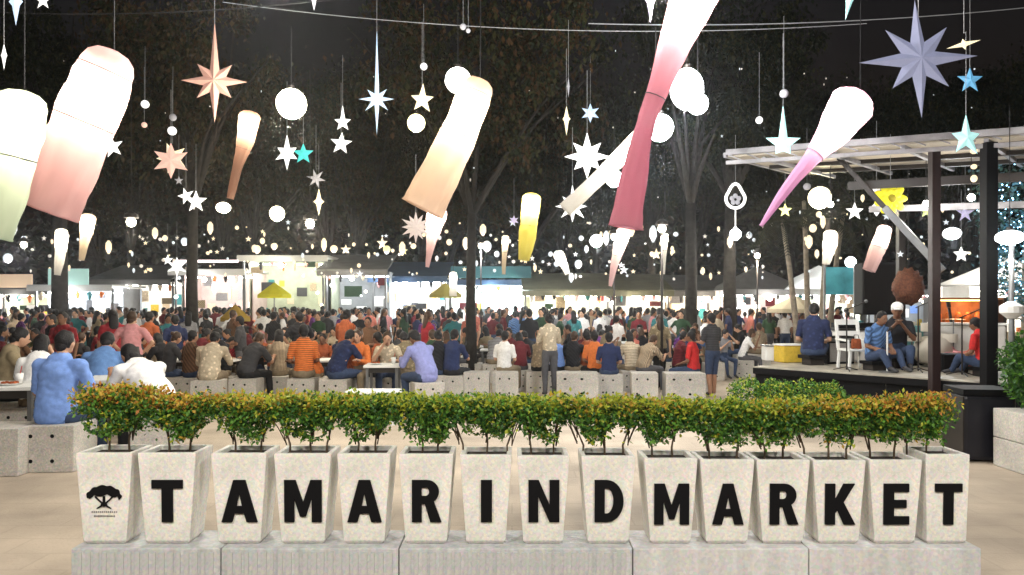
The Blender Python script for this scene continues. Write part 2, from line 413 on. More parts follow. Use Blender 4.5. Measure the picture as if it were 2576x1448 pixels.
        sh.scale = ((1.0 + rnd.uniform(-.05, .06)) * (.8 if i == 14 else 1), 1, 1.16 if i == 0 else 1 + (0.03 if i < 9 else 0.04))
planters()

# ------------------------------------------------------------------ people
SK = [mat("skin_tan", (0.36, 0.19, 0.115), 0.55), mat("skin_light", (0.50, 0.29, 0.19), 0.55), mat("skin_brown", (0.22, 0.11, 0.065), 0.55)]
HAIR = [mat("hair_black", (0.009, 0.008, 0.009), 0.6, 0.5, 90, bump=.8), mat("hair_brown", (0.05, 0.026, 0.014), 0.5, 0.3, 60)]
M_eye = mat("eye_dark", (0.012, 0.009, 0.008), 0.3); M_lip = mat("lips", (0.28, 0.075, 0.06), 0.5); M_shoe = mat("shoe", (0.04, 0.04, 0.045), 0.6)
SHIRT = {"maroon": (0.12, 0.014, 0.02), "red": (0.62, 0.03, 0.03), "dark red": (0.26, 0.014, 0.022), "orange": (0.65, 0.17, 0.04), "rust": (0.34, 0.085, 0.03), "black": (0.014, 0.014, 0.018), "charcoal": (0.045, 0.045, 0.05),
         "navy": (0.018, 0.028, 0.085), "denim blue": (0.10, 0.20, 0.42), "sky blue": (0.17, 0.29, 0.64), "lavender": (0.24, 0.26, 0.52), "white": (0.78, 0.77, 0.76), "cream": (0.62, 0.52, 0.38), "beige": (0.40, 0.31, 0.21),
         "khaki": (0.25, 0.20, 0.12), "pink": (0.62, 0.28, 0.29), "coral": (0.60, 0.19, 0.14), "olive": (0.12, 0.12, 0.04), "dark green": (0.025, 0.06, 0.03), "teal": (0.03, 0.17, 0.19), "purple": (0.14, 0.04, 0.20), "grey": (0.27, 0.27, 0.29), "yellow": (0.62, 0.43, 0.05), "brown": (0.12, 0.06, 0.03)}
SHM = {k: mat(k.replace(" ", "_") + "_cloth", v, 0.85, 0.16, 22, bump=0.25) for k, v in SHIRT.items()}
PANT = [mat("denim_trousers", (0.035, 0.055, 0.11), 0.85, 0.2, 25), mat("black_trousers", (0.014, 0.014, 0.016), 0.8, 0.2, 20), mat("khaki_trousers", (0.23, 0.18, 0.12), 0.85, 0.15, 20), mat("grey_trousers", (0.09, 0.09, 0.10), 0.85, 0.15, 20)]
def shirt_pattern(m, k):
    n = m.node_tree.nodes; l = m.node_tree.links; p = n["Principled BSDF"]; src = p.inputs["Base Color"].links[0].from_socket
    tc = n.new("ShaderNodeTexCoord"); wv = n.new("ShaderNodeTexWave"); wv.bands_direction = ('Z', 'X', 'DIAGONAL')[k % 3]; wv.inputs["Scale"].default_value = (9, 12, 7)[k % 3]; wv.inputs["Distortion"].default_value = 1.5
    ck = n.new("ShaderNodeTexVoronoi"); ck.inputs["Scale"].default_value = 13; oi = n.new("ShaderNodeObjectInfo")
    for t in (wv, ck): l.new(tc.outputs["Object"], t.inputs["Vector"])
    def rg(a, f0, f1, t0, t1):
        r = n.new("ShaderNodeMapRange"); r.inputs["From Min"].default_value = f0; r.inputs["From Max"].default_value = f1; r.inputs["To Min"].default_value = t0; r.inputs["To Max"].default_value = t1; l.new(a, r.inputs["Value"]); return r.outputs[0]
    mixf = n.new("ShaderNodeMix"); l.new(rg(oi.outputs["Random"], .60, .61, 0, 1), mixf.inputs[0]); mixf.inputs[2].default_value = 1.0; l.new(rg(wv.outputs["Fac"], .45, .55, .55, 1.15), mixf.inputs[3])
    mix2 = n.new("ShaderNodeMix"); l.new(rg(oi.outputs["Random"], .25, .26, 1, 0), mix2.inputs[0]); l.new(mixf.outputs[0], mix2.inputs[2]); l.new(rg(ck.outputs["Distance"], .25, .35, 1.25, .75), mix2.inputs[3])
    vm = n.new("ShaderNodeVectorMath"); vm.operation = 'SCALE'; l.new(src, vm.inputs[0]); l.new(mix2.outputs[0], vm.inputs["Scale"]); l.new(vm.outputs[0], p.inputs["Base Color"])
for k_, nm_ in enumerate(SHM):
    if nm_ not in ("sky blue", "white", "lavender"): shirt_pattern(SHM[nm_], k_)
V = Vector
def J_sit(lean=0.15, arms='table', nod=0.2, wide=1.0, twist=0.0, shorts=False):
    j = {}; pel = V((0, 0, 0.54)); d1 = V((0, math.sin(lean), math.cos(lean))); d2 = V((0, math.sin(lean * 1.5), math.cos(lean * 1.5))); d3 = V((0, math.sin(lean + nod), math.cos(lean + nod)))
    j['pel'] = pel; j['wai'] = pel + d1 * 0.19; j['che'] = j['wai'] + d2 * 0.19; j['nb'] = j['che'] + d2 * 0.135; j['neck'] = j['nb'] + d3 * 0.07; j['head'] = j['neck'] + d3 * 0.115 + V((0, 0.02, 0))
    tw = Matrix.Rotation(twist, 3, 'Z')
    for s, n in ((-1, 'L'), (1, 'R')):
        sh = j['nb'] - d2 * 0.045 + tw @ V((s * 0.185 * wide, 0, 0)); j['sh' + n] = sh
        if arms == 'table': el = sh + V((s * 0.06, 0.13 + .05 * (s > 0), -0.25)); wr = V((s * 0.13, el.y + 0.22, 0.80))
        elif arms == 'lap': el = sh + V((s * 0.06, 0.02, -0.28)); wr = V((s * 0.10, el.y + 0.22, 0.66))
        elif arms == 'eat':
            el = sh + V((s * 0.09, 0.12, -0.23)); wr = V((0.06, j['head'].y + 0.17, j['head'].z - 0.1)) if s > 0 else V((-0.13, el.y + 0.22, 0.80))
        elif arms == 'phone': el = sh + V((s * 0.05, 0.12, -0.24)); wr = V((s * 0.05, el.y + 0.20, 1.0))
        elif arms == 'down': el = sh + V((s * 0.09, 0.06, -0.28)); wr = el + V((-s * 0.03, 0.20, -0.13))
        j['el' + n] = el; j['wr' + n] = wr
        j['hip' + n] = V((s * 0.095 * wide, 0.02, 0.525)); j['kn' + n] = V((s * 0.15, 0.43, 0.50)); j['an' + n] = V((s * 0.14, 0.44 + 0.05 * s, 0.085)); j['toe' + n] = j['an' + n] + V((0, 0.15, -0.045))
    j['wide'] = wide; j['hp'] = lean + nod; return j
def J_stand(step=0.0, arms='down', wide=1.0, nod=0.05, lean=0.03):
    j = {}; pel = V((0, 0, 0.93)); d2 = V((0, math.sin(lean), math.cos(lean))); d3 = V((0, math.sin(lean + nod), math.cos(lean + nod)))
    j['pel'] = pel; j['wai'] = pel + d2 * 0.18; j['che'] = pel + d2 * 0.36; j['nb'] = pel + d2 * 0.50; j['neck'] = j['nb'] + d3 * 0.07; j['head'] = j['neck'] + d3 * 0.115 + V((0, 0.015, 0))
    for s, n in ((-1, 'L'), (1, 'R')):
        sh = j['nb'] - d2 * 0.045 + V((s * 0.18 * wide, 0, 0)); j['sh' + n] = sh
        if arms == 'down': el = sh + V((s * 0.06, -0.02 - s * step * .3, -0.27)); wr = el + V((-s * 0.0, 0.07 - s * step * .4, -0.23))
        elif arms == 'carry': el = sh + V((s * 0.05, 0.04, -0.27)); wr = V((s * 0.12, 0.30, 1.12))
        elif arms == 'phone': el = sh + V((s * 0.05, 0.08, -0.25)); wr = V((s * 0.04, 0.28, 1.28))
        else: el = sh + V((s * 0.16, 0.03, -0.22)); wr = V((s * 0.16, 0.06, 0.97))
        j['el' + n] = el; j['wr' + n] = wr
        hy = s * step; j['hip' + n] = V((s * 0.09 * wide, 0, 0.90)); j['kn' + n] = V((s * 0.10, hy * 0.5 + 0.03, 0.49)); j['an' + n] = V((s * 0.10, hy, 0.085)); j['toe' + n] = j['an' + n] + V((0, 0.15, -0.045))
    j['wide'] = wide; j['hp'] = lean + nod; return j
def prims(j, sleeve=0.75, shorts=False, skirt=False):
    """(p0, r0, p1, r1, tag, lateral factor)"""
    P = []; w = j['wide']
    P += [(j['pel'], 0.135 * w, j['wai'], 0.118 * w, 'P', 1.22), (j['wai'], 0.118 * w, j['che'], 0.125 * w, 'S', 1.25), (j['che'], 0.125 * w, j['nb'], 0.085, 'S', 1.4),
          (j['shL'], 0.052 * w, j['shR'], 0.052 * w, 'S', 1), (j['nb'], 0.058, j['neck'], 0.052, 'K', 1), (j['neck'], 0.052, j['head'], 0.06, 'K', 1)]
    P[0] = (j['pel'], 0.13 * w, j['wai'], 0.12 * w, 'P' if not skirt else 'S', 1.25)
    P.append((j['pel'] + V((0, 0, 0.07)), 0.128 * w, j['wai'], 0.12 * w, 'S', 1.27))
    for n in 'LR':
        s, e, k = j['sh' + n], j['el' + n], j['wr' + n]; m = s.lerp(e, sleeve)
        if sleeve > 1: m = e
        P += [(s, 0.052, m, 0.046, 'S', 1), (m, 0.044, e, 0.040, 'K', 1), (e, 0.040, k, 0.027, 'K' if sleeve <= 1 else 'S', 1)]
        d = (k - e).normalized(); P.append((k, 0.027, k + d * 0.075, 0.030, 'K', 1))
        a, b, c, t = j['hip' + n], j['kn' + n], j['an' + n], j['toe' + n]
        P += [(a, 0.092 * w, b, 0.063, 'P', 1), (b, 0.060, b.lerp(c, 0.35), 0.056, 'K' if shorts else 'P', 1), (b.lerp(c, 0.35), 0.056, c, 0.040, 'K' if shorts else 'P', 1), (c, 0.04, t, 0.036, 'F', 1)]
    return P
def body_mesh(j, voxel=0.02, fine=False, **kw):
    P = prims(j, **kw); mb = MB()
    for (a, ra, b, rb, tg, lat) in P:
        L = (b - a).length; pts = []; rr = []
        dirv = (b - a).normalized() if L > 1e-6 else V((0, 0, 1))
        for t, q in ((-0.98, .2), (-0.8, .6), (-0.45, .893), (0, 1)): pts.append(a + dirv * ra * t); rr.append(ra * q)
        pts.append(a.lerp(b, .5)); rr.append((ra + rb) / 2)
        for t, q in ((0, 1), (0.45, .893), (0.8, .6), (0.98, .2)): pts.append(b + dirv * rb * t); rr.append(rb * q)
        if lat != 1:
            rr = [x * lat for x in rr]; mb.tube(pts, rr, 14, True, 1 / lat * 0.95, side=V((1, 0, 0)))
        else: mb.tube(pts, rr, 10)
    h = j['head']; MH = Matrix.Rotation(-j['hp'] * 0.8, 3, 'X')
    mb.ell(h, (0.076, 0.094, 0.108), 16, 12, MH)
    mb.ell(h + MH @ V((0, 0.035, -0.055)), (0.052, 0.055, 0.058), 12, 8, MH)
    mb.ell(h + MH @ V((0, 0.100, -0.015)), (0.013, 0.022, 0.026), 8, 6, MH)
    for s in (-1, 1):
        mb.ell(h + MH @ V((s * 0.080, -0.005, -0.012)), (0.014, 0.022, 0.032), 8, 6, MH)
        mb.ell(j['toe' + 'LR'[s > 0]] + V((0, 0.0, 0)), (0.04, 0.06, 0.032), 10, 6)
    me = mb.mesh("body", [SK[0]]); o = bpy.data.objects.new("tmp", me); C.objects.link(o)
    rm = o.modifiers.new("r", 'REMESH'); rm.mode = 'VOXEL'; rm.voxel_size = voxel
    sm = o.modifiers.new("s", 'SMOOTH'); sm.iterations = 3 if voxel < .025 else 2; sm.factor = 0.5
    dg = bpy.context.evaluated_depsgraph_get(); out = bpy.data.meshes.new_from_object(o.evaluated_get(dg)); bpy.data.objects.remove(o); bpy.data.meshes.remove(me)
    n = len(out.vertices); co = np.empty(n * 3); out.vertices.foreach_get("co", co); co = co.reshape(-1, 3)
    D = []
    for (a, ra, b, rb, tg, lat) in P:
        a_ = np.array(a); ab = np.array(b) - a_; L2 = max(ab @ ab, 1e-9); t = np.clip((co - a_) @ ab / L2, 0, 1); q = co - (a_ + t[:, None] * ab)
        if lat != 1: q = q / np.array([lat, 1, 1])
        dd = np.linalg.norm(q, axis=1) - (ra + (rb - ra) * t)
        D.append(dd)
    qh = (co - np.array(h)) / np.array([0.076, 0.094, 0.108]); D.append((np.linalg.norm(qh, axis=1) - 1) * 0.09)
    tags = [p[4] for p in P] + ['K']
    near = np.argmin(np.array(D), 0); vt = np.array([{'K': 0, 'S': 1, 'P': 2, 'F': 4}[tags[i]] for i in near])
    hv = np.linalg.norm(co - np.array(h), axis=1) < 0.13; vt[hv] = 0
    nf = len(out.polygons); loops = np.empty(len(out.loops), dtype=np.int32); out.loops.foreach_get("vertex_index", loops)
    ft = []
    for p in out.polygons:
        c = [vt[loops[k]] for k in range(p.loop_start, p.loop_start + p.loop_total)]; ft.append(max(set(c), key=c.count))
    return out, co, vt, ft, loops
def hair_mb(j, style, grow=1.0):
    mb = MB(); h = j['head']; MH = Matrix.Rotation(-j['hp'] * 0.8, 3, 'X')
    mb.ell(h + MH @ V((0, -0.020, 0.022)), (0.086 * grow, 0.094 * grow, 0.102 * grow), 20, 16, MH, jit=0.10)
    mb.ell(h + MH @ V((0, -0.058, -0.045)), (0.062, 0.045, 0.055), 12, 8, MH, jit=0.12)
    if style == 'long':
        a = h + MH @ V((0, -0.055, -0.01))
        mb.tube([a + V((0, 0, .06)), a + V((0, -0.02, -0.06)), a + V((0, -0.035, -0.16)), a + V((0, -0.045, -0.27)), a + V((0, -0.04, -0.31))], [0.075, 0.085, 0.088, 0.075, 0.03], 12, True, 0.55, side=V((1, 0, 0)))
    elif style == 'bun': mb.ell(h + MH @ V((0, -0.115, 0.05)), 0.042, 10, 8, jit=0.08)
    elif style == 'cap':
        mb.ell(h + MH @ V((0, -0.008, 0.055)), (0.091, 0.104, 0.078), 14, 8, MH); mb.box(h + MH @ V((0, 0.115, 0.05)), (0.12, 0.09, 0.012), M=MH)
    return mb
def face_bits(mb, j, n0=5):
    h = j['head']; MH = Matrix.Rotation(-j['hp'] * 0.8, 3, 'X')
    for s in (-1, 1):
        mb.cur = n0; mb.ell(h + MH @ V((s * 0.031, 0.086, 0.006)), (0.013, 0.008, 0.007), 8, 5, MH)
        mb.ell(h + MH @ V((s * 0.032, 0.086, 0.028)), (0.018, 0.006, 0.004), 6, 4, MH)
    mb.cur = n0 + 1; mb.ell(h + MH @ V((0, 0.086, -0.060)), (0.022, 0.009, 0.006), 8, 5, MH)
def fingers(mb, j):
    for n, s in (('L', -1), ('R', 1)):
        w = j['wr' + n]; d = (w - j['el' + n]).normalized(); side = d.cross(V((0, 0, 1))).normalized() * s; dn = side.cross(d) * s
        if dn.z > 0: dn = -dn
        base = w + d * 0.085
        for k, (o, L) in enumerate(((-0.026, 0.055), (-0.009, 0.068), (0.009, 0.072), (0.026, 0.064))):
            p = base + side * -o * 1.0; p1 = p + d * L * 0.5 + dn * 0.008; p2 = p + d * L * 0.85 + dn * 0.03
            mb.tube([p - d * 0.02, p, p1, p2, p2 + dn * 0.008], [0.009, 0.009, 0.0085, 0.007, 0.003], 6)
        t0 = w + d * 0.03 - side * 0.028; mb.tube([t0, t0 + d * 0.03 - side * 0.022, t0 + d * 0.06 - side * 0.026 + dn * .01], [0.012, 0.010, 0.006], 6)
PROTO = {}
def make_proto(key, j, hair, near, voxel=None, **kw):
    out, co, vt, ft, loops = body_mesh(j, voxel or (0.017 if near else 0.03), **kw)
    nr = np.empty(len(out.vertices) * 3); out.vertices.foreach_get("normal", nr); nr = nr.reshape(-1, 3)
    faces = [tuple(int(x) for x in loops[p.loop_start:p.loop_start + p.loop_total]) for p in out.polygons]
    bpy.data.meshes.remove(out)
    body = MB(); body.v = [tuple(p) for p in co]; body.f = list(faces); body.m = [0] * len(faces)
    body.m = [{0: 0, 4: 4}.get(t, 0) for t in ft] if near else list(ft)
    if near: fingers(body, j)
    face_bits(body, j)
    res = {}
    if not near:
        hb = hair_mb(j, hair); body.cur = 3; body.add(hb.v, hb.f)
    mats = [SK[0], SHM["white"], PANT[0], HAIR[0], M_shoe, M_eye, M_lip]
    res['body'] = body.mesh("person_body", mats, True)
    if near:
        def cloth(tv, off, amp, nm):
            sel = [f for f, t in zip(faces, ft) if t == tv]; used = sorted({i for f in sel for i in f}); ix = {a: b for b, a in enumerate(used)}
            vs = []
            for a in used:
                p = V(co[a]); nn = V(nr[a]); f = off + amp * (noise.noise(V((p.x * 9, p.y * 9, p.z * 5))) + 0.5 * noise.noise(p * 22)); f += amp * 0.28 * math.sin(p.z * 55 + 7 * noise.noise(p * 6)) * (0.4 + abs(noise.noise(p * 4))); vs.append(p + nn * max(f, 0.004))
            m2 = MB(); m2.add(vs, [tuple(ix[i] for i in f) for f in sel])
            me = m2.mesh(nm, [SHM["white"]], True)
            bm = bmesh.new(); bm.from_mesh(me)          # turn the hems inwards so the cloth has an edge
            ed = [e for e in bm.edges if e.is_boundary]; r = bmesh.ops.extrude_edge_only(bm, edges=ed)
            for v in [g for g in r['geom'] if isinstance(g, bmesh.types.BMVert)]: v.co -= v.normal * (off + 0.006)
            bm.to_mesh(me); bm.free(); me.polygons.foreach_set("use_smooth", [True] * len(me.polygons)); return me
        res['shirt'] = cloth(1, 0.014, 0.012, "shirt"); res['trousers'] = cloth(2, 0.010, 0.008, "trousers")
        res['hair'] = hair_mb(j, hair).mesh("hair", [HAIR[0]], True)
    PROTO[key] = res
POSES = {
    'sA': (J_sit(0.12, 'table', 0.2), 'short', {}), 'sB': (J_sit(0.25, 'eat', 0.25, 0.92), 'long', {}), 'sC': (J_sit(0.05, 'lap', 0.05, 0.98), 'short', {}),
    'sD': (J_sit(0.35, 'table', 0.35, 1.03), 'short', {}), 'sE': (J_sit(0.10, 'phone', 0.4, 0.9), 'bun', {}), 'sF': (J_sit(0.18, 'table', 0.1, 0.92), 'long', {'sleeve': 1.5}),
    'tA': (J_stand(0.0, 'down'), 'short', {}), 'tB': (J_stand(0.16, 'down', 0.93), 'long', {}), 'tC': (J_stand(0.05, 'carry', 0.95), 'short', {'shorts': True}), 'tD': (J_stand(0.0, 'phone', 0.92, 0.3), 'bun', {'sleeve': 1.5}), 'tE': (J_stand(0.08, 'hips', 1.05), 'short', {}),
}
for k, (j, h, kw) in POSES.items():
    make_proto(k + 'f', j, h, False, **kw)
    make_proto(k + 'n', j, h, True, voxel=0.02, **kw)
make_proto('broad', J_sit(0.10, 'down', 0.18, 1.18), 'short', True, sleeve=0.85, skirt=True)
make_proto('hunch', J_sit(0.62, 'table', 0.35, 1.12), 'long', True, sleeve=0.9, skirt=True)
make_proto('hood', J_sit(0.34, 'table', 0.35, 1.08), 'cap', True, sleeve=1.5, skirt=True)

def setmat(o, i, m):
    o.material_slots[i].link = 'OBJECT'; o.material_slots[i].material = m
def person(key, loc, rz, shirt, label, pants=None, skin=None, hairm=None, group=None, scale=1.0, seat=None, cat="person"):
    skin = skin or rnd.choice(SK); pants = pants or rnd.choice(PANT); hairm = hairm or (HAIR[0] if rnd.random() < .8 else HAIR[1])
    pr = PROTO[key if key in PROTO else key + 'n']
    if 'shirt' in pr:
        t = thing("person", label, cat, loc, rz, group)
        b = link("body", pr['body'], t); setmat(b, 0, skin)
        o = link("shirt", pr['shirt'], t); setmat(o, 0, SHM[shirt])
        o = link("trousers", pr['trousers'], t); setmat(o, 0, pants)
        o = link("hair", pr['hair'], t); setmat(o, 0, hairm)
    else:
        t = link("person", pr['body'], None, loc, rz); tag(t, label, cat, group)
        setmat(t, 0, skin); setmat(t, 1, SHM[shirt]); setmat(t, 2, pants); setmat(t, 3, hairm)
    t.scale = (scale, scale, scale)
    return t

# ------------------------------------------------------------------ stools and tables
def stool_proto():
    t = thing("cube_stool", "concrete cube stool with four round holes under the man in blue", "stool", (0, 0, 0), 0, "concrete cube stools")
    mb = MB(); mb.box((0, 0, 0.225), (0.50, 0.46, 0.45)); mb.build("block", M_stool, t, bevel=0.012)
    for sx in (-1, 1):
        for z in (0.11, 0.35):
            h = MB(); h.tube([(sx * 0.10 - 0.05, -0.232, z), (sx * 0.10 - 0.05, -0.2285, z)], 0.019, 12); h.build("hole", M_black, t)
    return t
stool0 = stool_proto()
def place_stool(x, y, rz, label, used=[False], sc=(1, 1, 1)):
    if not used[0]:
        used[0] = True; o = stool0
    else:
        o = dup(stool0)
    o.location = (x, y, gz(y)); o.rotation_euler = (0, 0, rz); o.scale = sc; o["label"] = label; return o
def table(x, y, rz, L, label, top=M_white, w=0.7, h=0.74):
    t = thing("dining_table", label, "table", (x, y, gz(y)), rz, "dining tables in the market square")
    mb = MB(); mb.box((0, 0, h - 0.02), (L, w, 0.04)); mb.build("table_top", top, t, bevel=0.006)
    for sx in (-1, 1):
        for sy in (-1, 1):
            lg = MB(); lg.box((sx * (L / 2 - .06), sy * (w / 2 - .06), (h - 0.041) / 2), (0.045, 0.045, h - 0.041)); lg.build("leg", M_steel, t)
    for sy in (-1, 1): ap = MB(); ap.box((0, sy * (w / 2 - .06), h - 0.085), (L - .17, 0.025, 0.085)); ap.build("apron", M_dark, t)
    return t
def dish(x, y, z, label, col="white"):
    t = thing("paper_plate", label, "plate", (x, y, z)); mb = MB(); mb.tube([(0, 0, 0.0), (0, 0, 0.004), (0, 0, 0.02)], [0.06, 0.085, 0.11], 16)
    mb.build("dish", M_white, t); f = MB()
    for k in range(6): f.ell((rnd.uniform(-.05, .05), rnd.uniform(-.05, .05), 0.025), (0.03, 0.025, 0.018), 8, 5, jit=.3)
    f.build("food", SHM["rust"], t, True)
def cup(x, y, z, label):
    t = thing("drink_cup", label, "cup", (x, y, z)); mb = MB(); mb.tube([(0, 0, 0), (0, 0, 0.12)], [0.03, 0.042], 14); mb.build("cup_body", MATS["white_plastic"], t, True)
    mb = MB(); mb.tube([(0.01, 0, 0.12), (0.03, 0, 0.2)], 0.004, 6); mb.build("straw", SHM["red"], t)

def at(px, d): return ((px - 1288) * d / FPX, d)
# --- people one can pick out
x, y = at(140, 7.3)
place_stool(x + 0.03, y + 0.02, 0.06, "concrete cube stool with round holes under the broad man in blue")
person('broad', (x, y, gz(y)), -0.12, "sky blue", "broad man in a sky blue t-shirt seated on a cube stool, back turned", PANT[0], SK[1])
x, y = at(10, 7.1); place_stool(x, y + .05, 0.02, "concrete cube stool beside the seat of the broad man in blue")
x, y = at(88, 8.5); place_stool(x, y, 0, "concrete stool under the white shirted long haired woman beyond the blue man"); person('sBn', (x, y, gz(y)), 0.3, "white", "long haired woman in white seated just beyond the broad man in blue", PANT[2], SK[1], HAIR[0], scale=.96)
x, y = at(250, 9.3); place_stool(x, y, 0.1, "concrete stool under the diner in denim blue"); person('sDn', (x, y, gz(y)), 0.25, "denim blue", "diner in denim blue between the blue man and the white shirted one", PANT[0])
x, y = at(395, 7.9); place_stool(x, y - .02, 0.5, "concrete stool under the hunched man in white"); person('hunch', (x, y, gz(y)), 0.95, "white", "man in a white t-shirt hunched forward over his meal", PANT[1], SK[0], HAIR[0], scale=1.05)
x, y = at(10, 9.0); person('sEn', (x, y, gz(y)), -0.8, "khaki", "person in khaki at the edge of the picture by the white table", PANT[1]); place_stool(x, y, .3, "concrete stool under the person in khaki")
table(*at(-55, 8.1), 0.1, 1.5, "white table at the edge of the picture beside the man in blue")
tx, ty = at(25, 8.0); dish(tx, ty, gz(ty) + 0.74, "paper plate of food on the white table by the man in blue"); tx, ty = at(60, 8.1); cup(tx - .05, ty, gz(ty) + .74, "white drink cup with red straw on the table by the man in blue")
table(*at(318, 9.0), 0.35, 0.8, "white table in front of the hunched man in white")
x, y = at(526, 12.90); place_stool(x, y, 0.1, "concrete stool under the diner in a cream top with long sleeves"); person('hood', (x, y, gz(y)), 0.12, "cream", "person in a cream long sleeved top and cap, bent over a table", PANT[2])
x, y = at(620, 13.50); place_stool(x, y, 0, "concrete stool under the dark haired diner beside the cream top"); person('sDn', (x, y, gz(y)), -0.35, "charcoal", "dark haired diner in charcoal beside the cream long sleeved top", PANT[1])
x, y = at(700, 14.30); place_stool(x, y, 0, "stool under the beige shirt between charcoal and orange"); person('sFn', (x, y, gz(y)), 0.2, "beige", "seated person in beige between the charcoal and orange shirted diners", PANT[2])
x, y = at(765, 13.50); place_stool(x, y, 0, "concrete stool under the big orange shirt"); person('sCn', (x, y, gz(y)), 0.4, "orange", "man in a bright orange shirt seated with his back turned", PANT[2], scale=1.05)
x, y = at(845, 13.20); place_stool(x, y, 0, "concrete stool under the diner in navy"); person('sDn', (x, y, gz(y)), -0.5, "navy", "diner in navy leaning in next to the two women in peach", PANT[0], scale=1.04)
x, y = at(905, 13.80); place_stool(x, y, 0, "concrete stool under the taller woman facing the camera"); person('sFn', (x, y, gz(y)), PI - 0.1, "orange", "woman in an orange top facing us across the white table", PANT[2], SK[1], HAIR[1])
x, y = at(975, 13.90); place_stool(x, y, 0, "concrete stool under the woman in a cream top"); person('sBn', (x, y, gz(y)), PI + 0.15, "cream", "woman in a cream top facing us across the white table", PANT[0], SK[1], HAIR[1])
table(*at(965, 12.95), 0.05, 0.62, "small white table between the two women and the man in lavender", w=.6, h=0.72)
tx, ty = at(945, 12.90); dish(tx, ty, gz(ty) + 0.72, "paper plate of food in front of the two women"); tx, ty = at(990, 13.00); cup(tx, ty, gz(ty) + .72, "white drink cup with red straw in front of the woman in cream")
x, y = at(1075, 12.30); place_stool(x, y, 0.3, "concrete stool under the man in lavender"); person('hood', (x, y, gz(y)), 0.75, "lavender", "man in a lavender top leaning over the small white table", PANT[0], hairm=HAIR[0], scale=1.02)
x, y = at(940, 10.20); t = thing("white_bench", "low rounded white bench just behind the shrubs", "bench", (x, y, gz(y)))
mb = MB(); mb.box((0, 0, 0.44), (0.74, 0.36, 0.07)); mb.build("seat", M_white, t, bevel=0.03)
for sx in (-1, 1): mb = MB(); mb.box((sx * 0.28, 0, 0.202), (0.06, 0.3, 0.404)); mb.build("leg", M_white, t)
x, y = at(1090, 15.30); place_stool(x, y, 0, "concrete stool under the dark green shirt"); person('sAn', (x, y, gz(y)), 0.2, "dark green", "diner in dark green behind the man in lavender", PANT[1])
x, y = at(1135, 14.50); place_stool(x, y, 0, "stool under the navy shirt beside the slim tree trunk"); person('sAn', (x, y, gz(y)), -0.4, "navy", "person in navy seated beside the slim tree trunk", PANT[1])
x, y = at(330, 12.40); person('tEn', (x, y, gz(y)), 0.1, "pink", "standing person in a pink shirt behind the hunched man in white", PANT[1], scale=.94)
x, y = at(160, 13.20); person('tAn', (x, y, gz(y)), PI, "dark red", "person in dark red standing behind the broad man in blue", PANT[1], scale=.95)
x, y = at(285, 13.90); person('tBn', (x, y, gz(y)), 0.7, "dark red", "long haired person in dark red among the black shirts", PANT[1], scale=.99)
# nearer row of the open square
spec = [(1268, 15.9, 'sCn', 'white', "in white seated first beyond the slim tree trunk", 'seat'), (1310, 16.5, 'sBn', 'maroon', "in maroon seated beside the white shirt past the slim trunk", 'seat'), (1352, 16.1, 'sAn', 'beige', "in beige between the maroon and pale blue shirts", 'seat'),
        (1383, 15.1, 'tDn', 'cream', "in a cream dress standing on the open paving", None), (1402, 16.3, 'sDn', 'sky blue', "in pale blue beside the cream dress", 'seat'), (1440, 16.2, 'sAn', 'black', "in black next to the orange shirts", 'seat'),
        (1478, 16.4, 'sCn', 'rust', "in rust beside the bright orange shirt", 'seat'), (1497, 15.6, 'sCn', 'orange', "in orange beside the man in navy", 'seat'), (1532, 14.9, 'sCn', 'navy', "in navy seated with back turned in the open square", 'seat'),
        (1590, 16.3, 'sFn', 'cream', "in cream seated past the man in navy", 'seat'), (1617, 15.9, 'sDn', 'beige', "in beige leaning over a low table", 'seat'), (1660, 16.7, 'tBn', 'khaki', "long haired in khaki walking over the square", None),
        (1705, 16.5, 'sAn', 'maroon', "in maroon facing the man in bright red", 'seat'), (1745, 15.2, 'sCn', 'red', "in bright red seated on a concrete block", 'seat'), (1792, 14.9, 'tCn', 'charcoal', "in charcoal and shorts standing beside the bright red shirt", None)]
for px, d, k, sh, lb, st in spec:
    x, y = at(px, d); rz = {'beige': -.9, 'cream': .2}.get(sh, rnd.uniform(-.6, .6))
    if px == 1705: rz = -1.4
    if px == 1745: rz = 1.0
    person(k, (x, y, gz(y)), rz, sh, "person " + lb, scale=0.97 if px not in (1532,) else .95)
    if st: place_stool(x, y, 0, "stool under the person " + lb)
for px, d, w, lb in ((1200, 14.6, 1.0, "bare concrete stool standing at the foot of the slim tree trunk"), (1452, 14.4, 1.6, "wide concrete block in front of the orange shirted person"), (1620, 14.3, 1.0, "bare concrete stool in front of the leaning beige shirt"), (1720, 14.2, 1.5, "wide pinkish concrete block before the person in bright red"), (1275, 14.5, 0.9, "bare concrete stool in front of the first white shirt")):
    x, y = at(px, d); place_stool(x, y, rnd.uniform(-.1, .1), lb, sc=(w, 1, 1.15))

# --- the rest of the crowd, row by row
ORD = "first second third fourth fifth sixth seventh eighth ninth tenth eleventh twelfth thirteenth fourteenth fifteenth".split()
darks = ["maroon", "dark red", "rust", "black", "charcoal", "navy", "brown", "coral", "orange", "khaki", "maroon", "black", "black", "olive", "charcoal", "rust", "cream"]
mixed = ["black", "black", "black", "charcoal", "navy", "navy", "grey", "maroon", "maroon", "beige", "cream", "pink", "white", "denim blue", "brown", "purple", "dark green", "khaki", "coral", "teal", "white"]
rows = [(14.2, 410, 1120, 's', darks, 0.56), (15.0, -10, 420, 's', darks, 0.56), (16.0, -10, 1130, 'm', darks, 0.54), (17.8, -10, 1150, 's', darks, 0.54), (18.6, 1180, 1840, 's', mixed, 0.56), (20.0, -10, 1890, 'm', mixed, 0.58), (22.3, -10, 1940, 'm', mixed, 0.60), (24.6, -10, 2040, 't', mixed, 0.62)]
crowd_n = 0
